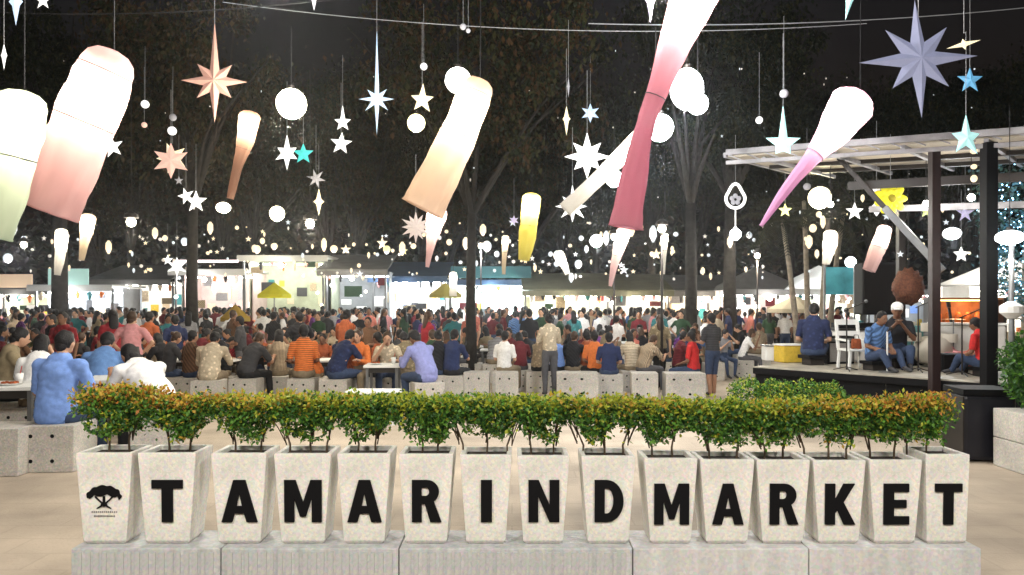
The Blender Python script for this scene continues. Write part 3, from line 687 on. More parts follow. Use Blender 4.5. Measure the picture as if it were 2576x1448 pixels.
for ri, (d0, x0, x1, kind, pal, step) in enumerate(rows):
    rr = random.Random(70 + ri); s = FPX / d0; px = x0; lst = []
    while px < x1:
        lst.append((px + rr.uniform(-0.12, 0.12) * s, d0 + rr.uniform(-0.5, 0.5), rr.choice(pal))); px += step * s * rr.uniform(0.8, 1.25)
    lst.sort(key=lambda q: -q[0]); cnt = {}
    if kind != 't':
        m = 0; px = x0 + 100; 
        while px < x1 - 60:
            tx, ty = at(px, d0 + 1.05); table(tx, ty, rr.uniform(-.06, .06), 1.5, "white table behind diners of the %s row, %s from the stage" % (ORD[ri], ORD[min(14, int((x1 - px) / (2.9 * s)))])); px += 2.9 * s
    for px, d, col in lst:
        if ri == 0 and (any(abs(px - q) < 32 for q in (160, 285, 330, 700))): continue
        cnt[col] = cnt.get(col, 0) + 1
        k = rr.choice(['sA', 'sB', 'sC', 'sD', 'sE', 'sF']) if kind == 's' or (kind == 'm' and rr.random() < .5) else rr.choice(['tA', 'tB', 'tC', 'tD', 'tE'])
        if k == 'tC' and rr.random() < .5: k = 'tA'
        x, y = at(px, d); rz = rr.choice([rr.uniform(-.7, .7), PI + rr.uniform(-.7, .7), rr.uniform(-1.8, 1.8)])
        verb = "standing" if k[0] == 't' else "seated"
        lab = "%s person, %s %s shirt from the stage in the %s crowd row" % (verb, ORD[cnt[col] - 1] if cnt[col] <= 15 else str(cnt[col]) + "th", col, ORD[ri])
        person(k + ('n' if ri < 3 else 'f'), (x, y, gz(y)), rz, col, lab, group="people crowding the market square", scale=rr.uniform(0.93, 1.05))
        if k[0] == 's' and ri < 7: place_stool(x, y, 0, "stool under the %s %s shirt from the stage in the %s crowd row" % (ORD[min(cnt[col] - 1, 14)], col, ORD[ri]))
        crowd_n += 1
rr = random.Random(99); extra = 0
while crowd_n < 252:
    px = rr.uniform(420, 1900); d = rr.uniform(27.2, 28.9); col = rr.choice(mixed); x, y = at(px, d); extra += 1; crowd_n += 1
    od = ORD[extra - 1] if extra <= 15 else "%d%s" % (extra, {1: "st", 2: "nd", 3: "rd"}.get(extra % 10, "th"))
    person(rr.choice(['tA', 'tB', 'tC', 'tD', 'tE']) + 'f', (x, y, gz(y)), rr.uniform(-3, 3), col, "customer in %s queueing at the counter %s" % (col, "of a stall, %s of the queueing people" % od), group="people queueing at the stalls", scale=rr.uniform(.95, 1.06))
# behind them the queue is one mass of heads and shoulders
def far_crowd():
    rr = random.Random(404); src = ['tAf', 'tBf', 'tCf', 'tDf', 'tEf']; cols = ["black", "navy", "maroon", "charcoal", "white", "beige", "grey", "pink"]
    mats = SK[:1] + [SHM[c] for c in cols] + PANT[1:2] + HAIR[:1]; vs = []; fs = []; ms = []; off = 0; cache = {}
    for k in src:
        me = PROTO[k]['body']; a = np.empty(len(me.vertices) * 3); me.vertices.foreach_get("co", a); cache[k] = (a.reshape(-1, 3), [tuple(p.vertices) for p in me.polygons], [p.material_index for p in me.polygons])
    for q in range(190):
        k = rr.choice(src); a, f, m = cache[k]; px = rr.uniform(-20, 2150); d = rr.uniform(25.6, 29.2); x, y = at(px, d); an = rr.uniform(0, 6.28); sc = rr.uniform(.94, 1.08); c_, s_ = math.cos(an), math.sin(an)
        b = a @ np.array([[c_, s_, 0], [-s_, c_, 0], [0, 0, 1]]) * sc + np.array([x, y, gz(y)]); vs.extend(map(tuple, b.tolist())); fs.extend([tuple(i + off for i in g) for g in f]); off += len(a)
        sh = 1 + rr.randrange(len(cols)); mp = {0: 0, 1: sh, 2: len(cols) + 1, 3: len(cols) + 2, 4: len(cols) + 1, 5: len(cols) + 2, 6: 0}; ms.extend([mp[i] for i in m])
    mb = MB(); mb.v = vs; mb.f = fs; mb.m = ms; o = mb.build("crowd", mats, None, True); tag(o, "distant crowd massed before the lit stall counters", "crowd", kind="stuff")
far_crowd()
print("crowd", crowd_n)

# ------------------------------------------------------------------ stage pavilion
A = Vector((4.02, 12.3, 0)); B = Vector((6.75, 9.35, 0))     # front edge of the deck
du = (B - A).normalized(); dv = Vector((-du.y, du.x, 0)); DZ = 0.58
def ST(u, v, z=0.0): return A + du * u + dv * v + Vector((0, 0, z))
LEN = (B - A).length + 2.2
def stage():
    t = thing("stage_pavilion", "open stage with a black fronted deck under a flat pale canopy", "stage", ST(0, 0))
    inv = -ST(0, 0)
    rz = math.atan2(du.y, du.x)
    M_deck = mat("deck_cream", (0.36, 0.33, 0.27), 0.5, 0.4, 4)
    M_canopy = mat("canopy_cloth", (0.52, 0.46, 0.37), 0.7, 0.12, 2.5, transl=0.25)
    M_fascia = mat("canopy_fascia", (0.27, 0.265, 0.28), 0.6, 0.5, 3)
    def bx(name, u, v, z, su, sv, sz, m, par=t, bev=0.006):
        mb = MB(); mb.box(ST(u, v, z) + inv, (su, sv, sz), rz); return mb.build(name, m, par, bevel=bev)
    bx("deck", LEN / 2, 1.9, DZ - 0.03, LEN, 3.8, 0.06, M_deck)
    bx("deck_edge", LEN / 2, -0.015, DZ - 0.07, LEN, 0.03, 0.10, M_black)
    for k in range(6): bx("skirt_panel", LEN * (k + .5) / 6, 0.06, (DZ - 0.12 - 0.5) / 2, LEN / 6 - 0.012, 0.04, DZ - 0.12 + 0.5, M_black)
    zr = 4.02
    # canopy: sloping slightly, deeper fascia beams along its front and end
    A2 = Vector((3.53, 12.1, 0)); B2 = Vector((6.62, 9.40, 0)); d2 = (B2 - A2).normalized(); e2 = Vector((-d2.y, d2.x, 0))
    def RT(u, v, z=0.0): return A2 + d2 * u + e2 * v + Vector((0, 0, z - .05 * u))
    u0, u1 = 0.0, (B2 - A2).length; v0, v1 = 0.0, 3.4
    mb = MB()
    P = [RT(u0, v0, zr), RT(u1, v0, zr - .06), RT(u1, v1, zr + 0.16), RT(u0, v1, zr + 0.16)]
    mb.add([p + inv for p in P] + [p + inv + Vector((0, 0, 0.05)) for p in P], [(3, 2, 1, 0), (4, 5, 6, 7), (0, 1, 5, 4), (1, 2, 6, 5), (2, 3, 7, 6), (3, 0, 4, 7)])
    mb.build("roof_sheet", M_canopy, t)
    def beam(name, a, b, w, h, m): mb = MB(); mb.bar(a + inv, b + inv, w, h); return mb.build(name, m, t, bevel=0.006)
    beam("fascia_beam", RT(u0, v0 - .05, zr + .07), RT(u1, v0 - .05, zr + .01), 0.06, 0.09, M_fascia)
    beam("fascia_beam", RT(u0, v0 - .05, zr - .10), RT(u1, v0 - .05, zr - .16), 0.05, 0.06, M_fascia)
    beam("fascia_beam", RT(u0 - .03, v0 - .05, zr + .03), RT(u0 - .03, v1, zr + .16), 0.05, 0.08, M_fascia)
    for k in range(14):
        u = u0 + (u1 - u0) * (k + .5) / 14; beam("web", RT(u - .12, v0 - .05, zr + .03), RT(u + .12, v0 - .05, zr - .08), 0.018, 0.018, M_fascia)
    for v in (0.5, 1.5, 2.6): beam("rafter", RT(u0 + .1, v, zr - 0.02 + v * .04), RT(u1, v, zr - .08 + v * .04), 0.08, 0.07, M_dark)
    for u in (0.6, 1.6, 2.6, 3.6): beam("cross_rafter", RT(u, v0, zr - .07), RT(u, v1, zr + .08), 0.06, 0.06, M_fascia)
    beam("tie_beam", RT(1.7, 1.7, zr - .75), RT(u1, 1.7, zr - .75), 0.07, 0.10, M_fascia)
    beam("tie_beam", RT(1.6, 0.9, zr - .45), RT(u1, 0.9, zr - .45), 0.05, 0.13, M_dark)
    for u, v, w, m in ((2.78, -0.14, 0.115, mat("post_brown", (0.018, 0.008, 0.008), 0.5, .2, 6)), (3.43, -0.14, 0.15, M_black), (1.2, 3.1, 0.12, M_dark), (3.7, 3.1, 0.12, M_dark)):
        a = ST(u, v, gz(ST(u, v).y)); beam("post", a, ST(u, v, zr - .12 - .05 * u), w, w, m)
    for u, v in ((1.3, 1.0), (2.6, 1.4), (3.3, .8)): lamp('stage_light', RT(u, v, zr - 0.9) + inv, 38, NEUT, .12, t); mb = MB(); mb.ell(RT(u, v, zr - .72) + inv, .05, 12, 8); mb.build('stage_bulb', mat('bulb_n', (1, 1, 1), emit=22, ecol=NEUT), t, True); mb = MB(); mb.tube([RT(u, v, zr - .69) + inv, RT(u, v, zr - .05) + inv], .006, 5); mb.build('cord', M_cord, t)
    # inclined brace, two chords with rungs
    p0 = PX(2110, 398, 11.6); p1 = PX(2372, 682, 10.7)
    n_ = (p1 - p0).normalized().cross(Vector((0, 1, 0))).normalized() * 0.045
    pm = p0.lerp(p1, .46)
    beam("brace", p0, pm, 0.07, 0.07, M_dark); beam("brace", pm, p1, 0.10, 0.10, M_steel)
    return t
stage()
def box_thing(name, label, cat, p, rz, parts, group=None):
    t = thing(name, label, cat, p, rz, group)
    for nm, c, d, m in parts:
        mb = MB(); mb.box(c, d); mb.build(nm, m, t, bevel=min(d) * 0.08)
    return t
ZD = DZ + 0.001
def sp(px, d, z=ZD): x, y = at(px, d); return (x, y, z)
M_cyan = mat("banner_glow", (0.04, 0.20, 0.25), 0.6, 0.5, 3, emit=0.16, ecol=(0.10, 0.50, 0.60))  # banner cloth glows faintly by itself, with no lamp behind it
def props():
    # musicians and what stands on the deck
    s0 = box_thing("low_stool", "low black stool under the musician in a navy jacket", "stool", sp(2045, 12.6), .2, [("seat", (0, 0, .14), (.36, .34, .06), M_black), ("base", (0, 0, .055), (.26, .26, .108), M_dark)])
    def seated(px, d, sh, lab, rz, sc=0.95, hm=None, key='sAn', dz=-0.29):
        x, y, z = sp(px, d); person(key, (x, y, z + dz), rz, sh, lab, PANT[0], hairm=hm, scale=sc)
    J = [('st1', J_sit(0.12, 'lap', 0.3, 1.05)), ('st2', J_sit(0.1, 'phone', 0.2, 0.98))]
    for k, j in J:
        for n in 'LR':                      # knees up, feet on the deck in front of a low seat
            s_ = -1 if n == 'L' else 1
            j['kn' + n] = V((s_ * .17, .36, .62)); j['an' + n] = V((s_ * .15, .50, .375)); j['toe' + n] = j['an' + n] + V((0, .14, -.045))
        make_proto(k, j, 'short' if k == 'st1' else 'cap', True, voxel=0.02)
    def mus(key, px, d, sh, lab, rz, sc=.95, hm=HAIR[0]):
        x, y, z = sp(px, d); person(key, (x, y, z - 0.29 * sc), rz, sh, lab, PANT[0], hairm=hm, scale=sc)
    mus('st1', 2045, 12.6, "navy", "musician in a navy jacket seated on the deck edge, turned away", -0.5, 1.0)
    mus('st2', 2255, 12.0, "black", "seated musician in black with a pale cap behind the microphone stand", PI - .4, 1.0, MATS["white_plastic"])
    box_thing("low_stool", "low black stool under the musician with a pale cap", "stool", sp(2255, 12.0), .2, [("seat", (0, 0, .14), (.36, .34, .06), M_black), ("base", (0, 0, .055), (.26, .26, .108), M_dark)])
    mus('st1', 2200, 11.6, "denim blue", "performer in denim seated between the white chair and the microphone", PI + .3, .88)
    box_thing("low_stool", "low black stool under the performer in denim", "stool", sp(2200, 11.6), .2, [("seat", (0, 0, .12), (.32, .3, .05), M_black), ("base", (0, 0, .046), (.24, .24, .09), M_dark)])
    mus('st1', 2478, 10.6, "red", "person in red sitting at the far end of the deck", .5, .8)
    box_thing("low_stool", "low black stool under the person in red on the deck", "stool", sp(2478, 10.6), .2, [("seat", (0, 0, .11), (.3, .3, .05), M_black), ("base", (0, 0, .041), (.22, .22, .08), M_dark)])
    # monobloc chair
    t = thing("plastic_chair", "white plastic chair facing us on the deck with a red bag on it", "chair", sp(2150, 11.9), .1)
    mb = MB(); mb.box((0, 0, .30), (.40, .38, .035)); mb.build("seat", M_white, t, bevel=.012)
    for sx in (-1, 1):
        for sy in (-1, 1): mb = MB(); mb.bar((sx * .19, sy * .17, 0), (sx * .17, sy * .16, .282), .035); mb.build("leg", M_white, t)
    mb = MB()
    for sx in (-1, 1): mb.bar((sx * .185, .17, .318), (sx * .18, .24, .76), .04)
    mb.bar((-.2, .24, .74), (.2, .24, .74), .03, .09); mb.bar((-.18, .21, .56), (.18, .21, .56), .02, .07); mb.build("backrest", M_white, t)
    for sx in (-1, 1):
        mb = MB(); mb.bar((sx * .20, -.15, .45), (sx * .20, .20, .47), .04, .03); mb.bar((sx * .195, -.15, .30), (sx * .2, -.15, .45), .03)
        mb.build("armrest", M_white, t)
    x, y, z = sp(2150, 11.9); t = thing("handbag", "small red bag standing on the white plastic chair", "bag", (x, y - .05, z + .32)); mb = MB(); mb.box((0, 0, .08), (.16, .09, .16), top=.8); mb.build("pouch", SHM["rust"], t, bevel=.02); mb = MB(); mb.tube([(-.05, 0, .15), (-.03, 0, .22), (.03, 0, .22), (.05, 0, .15)], .006, 6); mb.build("handle", M_black, t)
    # dark topped keyboard table behind the chair
    box_thing("keyboard_table", "white skirted table with a dark electric keyboard beside the navy jacket", "table", sp(2158, 13.4), .1, [("skirt", (0, 0, .28), (.95, .5, .56), M_white), ("table_top", (0, 0, .58), (1.0, .55, .04), M_dark), ("keyboard", (0, -.02, .65), (.88, .3, .09), M_black)])
    # microphone stand
    t = thing("microphone_stand", "pale straight microphone stand before the seated man with the cap", "microphone stand", sp(2232, 11.2)); mb = MB(); mb.tube([(0, 0, .02), (0, 0, .62)], .013, 8); mb.build("pole", M_white, t); mb = MB(); mb.tube([(0, 0, 0), (0, 0, .02)], .12, 16); mb.build("base", M_steel, t)
    mb = MB(); mb.tube([(0, 0, .62), (0, -.09, .66)], .012, 8); mb.ell((0, -.10, .665), .03, 10, 8); mb.build("microphone", M_dark, t, True)
    # small drum kit
    t = thing("drum_kit", "small white drum kit beside the brown stage post", "drum kit", sp(2345, 12.2)); M_drum = mat("drum_white", (.62, .58, .5), .35)
    mb = MB(); mb.tube([(0, -.17, .26), (0, .17, .26)], .24, 24); mb.build("bass_drum", M_drum, t, True)
    for k, (x, z, r) in enumerate(((-.28, .42, .14), (.30, .40, .16), (.0, .58, .12))): mb = MB(); mb.tube([(x, .1, z), (x, .1, z + .14)], r, 20); mb.build("drum", M_drum, t); mb = MB(); mb.tube([(x, .1, 0), (x, .1, z)], .012, 6); mb.build("leg", M_steel, t)
    for x, z in ((-.42, .74), (.44, .78)): mb = MB(); mb.tube([(x, .15, z), (x, .15, z + .012)], [.19, .02], 24); mb.build("cymbal", mat("brass", (.45, .3, .1), .3, metal=.9), t); mb = MB(); mb.tube([(x, .15, 0), (x, .15, z)], .01, 6); mb.build("cymbal_stand", M_steel, t)
    # loudspeaker tower, teal banner, basket lamp, lit bar shelf
    t = box_thing("loudspeaker", "tall black loudspeaker cabinet raised on a post behind the deck", "loudspeaker", sp(2205, 15.4, gz(15.4)), -.1, [("cabinet", (0, 0, 2.2), (.74, .5, 1.08), M_black), ("grille", (0, -.255, 2.2), (.66, .02, .98), mat("grille_black", (.006, .005, .005), .9, .5, 200, spec=.05)), ("pole", (0, 0, .83), (.08, .08, 1.655), M_dark), ("base", (0, 0, .02), (.6, .6, .035), M_dark)])
    t = box_thing("stall_banner", "glowing teal banner next to the tall black loudspeaker", "banner", sp(2112, 16.8, gz(16.8)), 0, [("banner_cloth", (0, 0, 2.45), (.62, .02, .62), M_cyan), ("post", (-.34, 0, 1.4), (.04, .04, 2.8), M_steel), ("post", (.34, 0, 1.4), (.04, .04, 2.8), M_steel)])
    t = thing("basket_lamp", "round brown woven lamp hanging behind the stage", "lamp", PX(2285, 722, 13.2)); mb = MB(); mb.ell((0, 0, 0), (.25, .25, .30), 24, 16, jit=.35); mb.build("shade", mat("wicker", (.10, .035, .018), .8, .5, 30, bump=.6), t, True); mb = MB(); mb.tube([(0, 0, .3), (0, 0, 2.35)], .008, 6); mb.build("cord", M_cord, t)
    x, y, z = sp(2425, 13.6)
    t = thing("bar_shelf", "warm lit wooden bar shelf with orange jars between the stage posts", "shelf", (x, y, gz(y)), -.3)
    mb = MB(); mb.box((0, .22, 1.45), (1.15, .04, .95)); mb.build("back_panel", M_wood, t)
    for k, zz in enumerate((1.02, 1.42, 1.9)): mb = MB(); mb.box((0, 0, zz), (1.15, .38, .04)); mb.build("shelf_board", M_wood, t)
    for sx in (-1, 1): mb = MB(); mb.box((sx * .6, 0, .96), (.05, .4, 1.92)); mb.build("side_panel", M_dark, t)
    mb = MB(); mb.box((0, 0, .5), (1.15, .4, 1.0)); mb.build("counter", M_dark, t)
    for k in range(6): mb = MB(); mb.tube([(-.42 + k * .16, -.02, 1.44), (-.42 + k * .16, -.02, 1.6), (-.42 + k * .16, -.02, 1.66)], [.055, .055, .03], 12); mb.build("jar", mat("amber_jar", (.6, .16, .03), .3), t, True)
    mb = MB(); mb.box((0, .05, 1.872), (.8, .03, .02)); mb.build("light_strip", mat("strip_amber", (1, .5, .2), emit=14), t); lamp("shelf_light", (0, -.1, 1.8), 9, (1, .5, .22), .1, t)
    # white skirted tables at the far part of the deck
    box_thing("buffet_table", "white draped table between the brown and black stage posts", "table", sp(2430, 12.6), -.5, [("cloth", (0, 0, .34), (1.1, .5, .68), mat("table_cloth", (.6, .58, .55), .8, .1, 6)), ("table_top", (0, 0, .70), (1.15, .55, .03), M_white)])
    box_thing("speaker_monitor", "small black floor monitor in front of the white draped stage table", "loudspeaker", sp(2395, 11.3), -.2, [("cabinet", (0, 0, .14), (.36, .28, .28), M_black), ("grille", (0, -.145, .14), (.32, .015, .24), MATS["grille_black"])])
    box_thing("speaker_monitor", "small black floor monitor beside the drum kit", "loudspeaker", sp(2292, 12.6), .2, [("cabinet", (0, 0, .13), (.32, .26, .26), M_black), ("grille", (0, -.135, .13), (.28, .015, .22), MATS["grille_black"])])
    box_thing("guitar_amplifier", "black guitar amplifier between the white chair and the teal banner", "amplifier", sp(2105, 12.9), .15, [("cabinet", (0, 0, .24), (.5, .28, .48), M_black), ("grille", (0, -.145, .2), (.44, .012, .32), mat("grille_silver", (.20, .19, .18), .7, .4, 150)), ("control_panel", (0, -.144, .42), (.44, .01, .06), M_steel)])
    box_thing("storage_crate", "yellow plastic crate at the left end of the deck", "crate", sp(1985, 13.2), .2, [("crate_body", (0, 0, .15), (.42, .32, .30), SHM["yellow"]), ("rim", (0, 0, .312), (.45, .35, .022), M_white)])
    box_thing("storage_crate", "white plastic crate beside the yellow crate on the deck", "crate", sp(1950, 13.6), -.1, [("crate_body", (0, 0, .13), (.42, .34, .26), M_white), ("rim", (0, 0, .272), (.45, .37, .022), M_steel)])
    t = thing("acoustic_guitar", "orange brown acoustic guitar leaning on the shelf between the stage posts", "guitar", sp(2402, 12.9), .1)
    q_ = Matrix.Rotation(-.18, 3, 'X'); mb = MB(); mb.ell(q_ @ Vector((0, 0, .22)), (.19, .05, .2), 18, 10, q_); mb.ell(q_ @ Vector((0, 0, .46)), (.14, .048, .15), 18, 10, q_); mb.build("guitar_body", M_wood, t, True)
    mb = MB(); mb.bar(q_ @ Vector((0, -.04, .55)), q_ @ Vector((0, -.03, .98)), .045, .02); mb.bar(q_ @ Vector((0, -.03, .985)), q_ @ Vector((0, -.02, 1.1)), .07, .02); mb.build("neck", M_dark, t); mb = MB(); mb.tube([q_ @ Vector((0, -.052, .34)), q_ @ Vector((0, -.056, .34))], .045, 16); mb.build("sound_hole", M_black, t)
    for px_, d_, h_, lab in ((2130, 11.5, .95, "microphone stand beside the white plastic chair"), (2310, 11.3, 1.0, "microphone stand before the drum kit"), (2420, 10.7, .85, "short microphone stand between the two stage posts")):
        t = thing("microphone_stand", "thin dark " + lab, "microphone stand", sp(px_, d_)); mb = MB(); mb.tube([(0, 0, .015), (0, 0, h_)], .011, 8); mb.build("pole", M_dark, t); mb = MB(); mb.bar((-.04, 0, h_ - .02), (.28, 0, h_ + .12), .014); mb.build("boom_arm", M_dark, t); mb = MB(); mb.ell((.30, 0, h_ + .13), .028, 10, 8); mb.build("microphone", M_steel, t, True); mb = MB()
        for a_ in (0.3, 2.4, 4.5): mb.bar((0, 0, .06), (.2 * math.cos(a_), .2 * math.sin(a_), .008), .014)
        o_ = mb.build("tripod_base", M_dark, t)
    for k_, (px_, d_, c_, nm_) in enumerate(((2395, 12.1, "pink", "pink"), (2440, 11.6, "coral", "coral"), (2462, 12.3, "cream", "cream"), (2120, 13.9, "pink", "pink"))):
        x, y, z = sp(px_, d_); t = thing("cloth_bundle", "%s cloth bundle lying on the deck %s" % (nm_, ("behind the floor monitor", "beside the person in red", "at the foot of the shelf", "behind the guitar amplifier")[k_]), "bundle", (x, y, z)); mb = MB(); mb.ell((0, 0, .14), (.24, .18, .14), 16, 10, jit=.5); mb.build("cloth", SHM[c_], t, True); mb = MB(); mb.tube([(-.1, 0, .24), (0, 0, .33), (.1, 0, .24)], .015, 6); mb.build("knot", SHM[c_], t, True)
    # black steps/cabinet and pale box planters beside the hedge end
    x, y = at(2462, 7.75)
    box_thing("flight_case", "black flight case standing on the paving beside the end of the hedge", "case", (x, y, 0), -.12, [("case_body", (0, 0, .35), (.50, .45, .66), mat("case_black", (.012, .012, .018), .35, .3, 4)), ("lid", (0, 0, .715), (.51, .46, .062), M_black), ("corner_strip", (-.255, 0, .35), (.012, .46, .64), M_dark)])
    x, y = at(2596, 7.2)
    t = thing("box_planter", "pale two part concrete box planter at the edge of the picture", "planter", (x, y, 0))
    for k, z in enumerate((.145, .435)): mb = MB(); mb.box((0, 0, z), (.46, .46, .284)); mb.build("block", M_stool, t, bevel=.01)
props()

def bush(name, label, loc, r, n, cols, seed, ls=0.05):
    rr = random.Random(seed); mb = MB()
    for i in range(n):
        d = Vector((rr.gauss(0, 1), rr.gauss(0, 1), rr.gauss(0, 1))).normalized() * rr.uniform(.55, 1.0) ** .6
        k = 1 + .22 * noise.noise(d * 2.2 + Vector((seed, 0, 0)))
        p = Vector((d.x * r[0] * k, d.y * r[1] * k, r[2] + d.z * r[2] * k * .97))
        mb.cur = rr.choice(cols); leaf(mb, p, ls * rr.uniform(.7, 1.3), ls * .35, rq(rr))
    t = thing(name, label, "bush", loc); mb.build("foliage", M_leafs, t)
    st = MB()
    for k in range(5):
        a = rr.uniform(0, 6.28); st.tube([(0, 0, -.02), (math.cos(a) * r[0] * .3, math.sin(a) * r[1] * .3, r[2] * .7), (math.cos(a) * r[0] * .6, math.sin(a) * r[1] * .6, r[2] * 1.3)], [.015, .01, .004], 6)
    st.build("stem", M_bark, t); return t
x, y = at(2632, 7.2); bush("round_bush", "dense dark green bush growing in the pale box planter", (x, y, .56), (.42, .35, .42), 4200, (0, 0, 1), 3)
for i, px in enumerate((1880, 1950, 2020, 2085)):
    x, y = at(px, 9.4); bush("low_hedge_bush", "low green hedge bush before the stage, %s" % ("beside the open square", "second from the open square", "third from the open square", "beside the deck's black skirt")[i], (x, y, gz(y)), (.27, .24, .36 - .01 * i), 2200, (0, 1, 1, 2), 20 + i, .04)
for i, px in enumerate((2160, 2250, 2340)):
    x, y = at(px, 9.2); bush("low_hedge_bush", "small dark bush below the deck edge, %s" % ("under the white chair", "under the microphone stand", "at the foot of the brown post")[i], (x, y, gz(y)), (.22, .2, .25), 1500, (0, 0, 1), 30 + i, .04)

# ------------------------------------------------------------------ food stalls along the back
M_tarp = [mat("tarp_white", (.60, .60, .58), .7, .08, 2, transl=.3), mat("tarp_grey", (.16, .16, .16), .7, .2, 2), mat("tarp_olive", (.14, .14, .09), .7, .2, 2), mat("tarp_blue", (.03, .06, .12), .7, .2, 2)]
M_wallw = mat("stall_wall_white", (.64, .62, .58), .7, .22, 1.2)
M_signs = {}
def stall(px, d, w, label, roof, style, power, col, ztop, sign=None, items=1, seed=0, wallc=None):
    rr = random.Random(seed); x, y = at(px, d); g = gz(y)
    t = thing("food_stall", label, "food stall", (x, y, g), rr.uniform(-.05, .05), "food stalls along the back of the market")
    dp = 2.4; wl = wallc or M_wallw; H = ztop
    def bx(nm, c, s, m, par=t): mb = MB(); mb.box(c, s); return mb.build(nm, m, par)
    bx("back_wall", (0, dp / 2, H / 2), (w, .05, H - .05), wl)
    for sx in (-1, 1):
        bx("side_wall", (sx * (w / 2 - .02), .35, H / 2), (.04, dp * .62, H - .06), wl)
        bx("post", (sx * (w / 2 - .05), -dp / 2, H / 2 - .02), (.07, .07, H - .06), M_steel)
    if style == 'flat':
        bx("roof", (0, -.1, H + .04), (w + .2, dp + .5, .08), M_tarp[roof]); bx("valance", (0, -dp / 2 - .36, H - .06), (w + .2, .03, .22), M_tarp[roof])
    elif style == 'awning':
        mb = MB(); a = [(-w / 2 - .1, dp / 2 + .1, H + .75), (w / 2 + .1, dp / 2 + .1, H + .75), (w / 2 + .1, -dp / 2 - .5, H - .02), (-w / 2 - .1, -dp / 2 - .5, H - .02)]
        mb.add(a + [(p[0], p[1], p[2] + .03) for p in a], [(0, 1, 2, 3), (7, 6, 5, 4), (0, 4, 5, 1), (1, 5, 6, 2), (2, 6, 7, 3), (3, 7, 4, 0)]); mb.build("roof", M_tarp[roof], t)
        bx("valance", (0, -dp / 2 - .5, H - .14), (w + .2, .02, .22), M_tarp[roof])
    else:
        mb = MB(); pk = [(-w / 2 - .1, -dp / 2 - .3, H), (w / 2 + .1, -dp / 2 - .3, H), (w / 2 + .1, dp / 2 + .2, H), (-w / 2 - .1, dp / 2 + .2, H), (0, 0, H + 1.0)]
        mb.add(pk, [(0, 1, 4), (1, 2, 4), (2, 3, 4), (3, 0, 4)]); mb.build("roof", M_tarp[roof], t)
        bx("valance", (0, -dp / 2 - .31, H - .1), (w + .2, .02, .24), M_tarp[roof])
    ct = bx("counter", (0, -dp / 2 + .25, .5), (w - .25, .5, 1.0), mat("counter_" + str(seed % 4), [(.5, .5, .5), (.3, .1, .05), (.12, .3, .3), (.55, .45, .3)][seed % 4], .5, .15, 4))
    for k in range(int(w / .35)):
        xx = -w / 2 + .3 + k * .35; h = rr.uniform(.12, .32)
        mb = MB()
        if rr.random() < .5: mb.tube([(xx, -dp / 2 + .25, 1.0), (xx, -dp / 2 + .25, 1 + h)], rr.uniform(.06, .12), 10)
        else: mb.box((xx, -dp / 2 + .25, 1 + h / 2), (.24, .26, h))
        mb.build("food_tray", SHM[rr.choice(["orange", "red", "yellow", "white", "dark green", "cream", "rust", "teal"])], t)
    xx = -w / 2 + .3
    while xx < w / 2 - .25:   # pictures of dishes, shelves of goods and hanging bags
        ww = rr.uniform(.16, .5); bx("menu_board", (xx + ww / 2, dp / 2 - .04, H * rr.uniform(.5, .75)), (ww, .025, rr.uniform(.2, .5)), SHM[rr.choice(["cream", "cream", "grey", "white", "pink", "beige", "yellow", "sky blue", "grey", "white", "teal", "charcoal"])]); xx += ww + rr.uniform(.05, .3)
    for k in range(int(w / .45)):
        xx = -w / 2 + .3 + k * .45; hh_ = rr.uniform(.12, .3); mb = MB(); mb.tube([(xx, -dp / 2 - .05, H - .18), (xx, -dp / 2 - .05, H - .25), (xx, -dp / 2 - .05, H - .25 - hh_)], [.01, rr.uniform(.06, .12), .03], 8); mb.build("hanging_bag", SHM[rr.choice(["white", "charcoal", "orange", "cream", "teal", "black", "pink"])], t, True)
    for sx in (-.28, .28):
        bx("light_tube", (sx * w, -.3, H - .22), (w * .42, .05, .05), mat("tube_%s" % ("w" if col == WARM else "c"), (1, 1, 1), emit=18, ecol=col))
        lamp("tube_light", (sx * w, -.35, H - .42), power * 2.0, col, .25, t)
    lamp("front_light", (0, -dp / 2 - .55, H - .35), power * .7, col, .12, t)
    mb = MB(); mb.ell((0, -dp / 2 - .55, H - .35), .10, 12, 8); mb.build("front_bulb", mat("bulb_%s" % ("w" if col == WARM else "c"), (1, 1, 1), emit=22, ecol=col), t, True)
    for k in range(int(w * 1.6)):   # bare bulbs and papers strung under the eaves
        xx = rr.uniform(-w / 2, w / 2); zz = rr.uniform(1.7, H - .1); mb = MB(); mb.ell((xx, -dp / 2 - rr.uniform(0, .5), zz), rr.uniform(.03, .09), 8, 6); mb.build("bulb", mat("eave_bulb_%d" % (k % 3), (1, 1, 1), emit=(3, 6, 1.5)[k % 3], ecol=((1, .85, .6), (1, .97, .9), (.85, .95, 1))[k % 3]), t, True)
    for k in range(int(w * 1.1)):
        xx = rr.uniform(-w / 2 + .2, w / 2 - .2); ww = rr.uniform(.25, .8); hh_ = rr.uniform(.18, .5); zz = rr.uniform(1.75, H - .2); mb = MB(); mb.box((xx, -dp / 2 + rr.uniform(-.12, .9), zz), (ww, .02, hh_), rr.uniform(-.3, .3)); mb.build("poster", SHM[rr.choice(["charcoal", "grey", "beige", "cream", "black", "khaki", "dark green", "maroon", "white"])], t)
    if sign:
        m = mat("sign_" + sign[0], sign[1], .6, emit=sign[2], ecol=sign[1]); bx("sign_panel", (0, -dp / 2 - .42, H + .38), (w * sign[3], .06, sign[4]), m)
    return t
def glow(n, c, e): return (n, c, e)
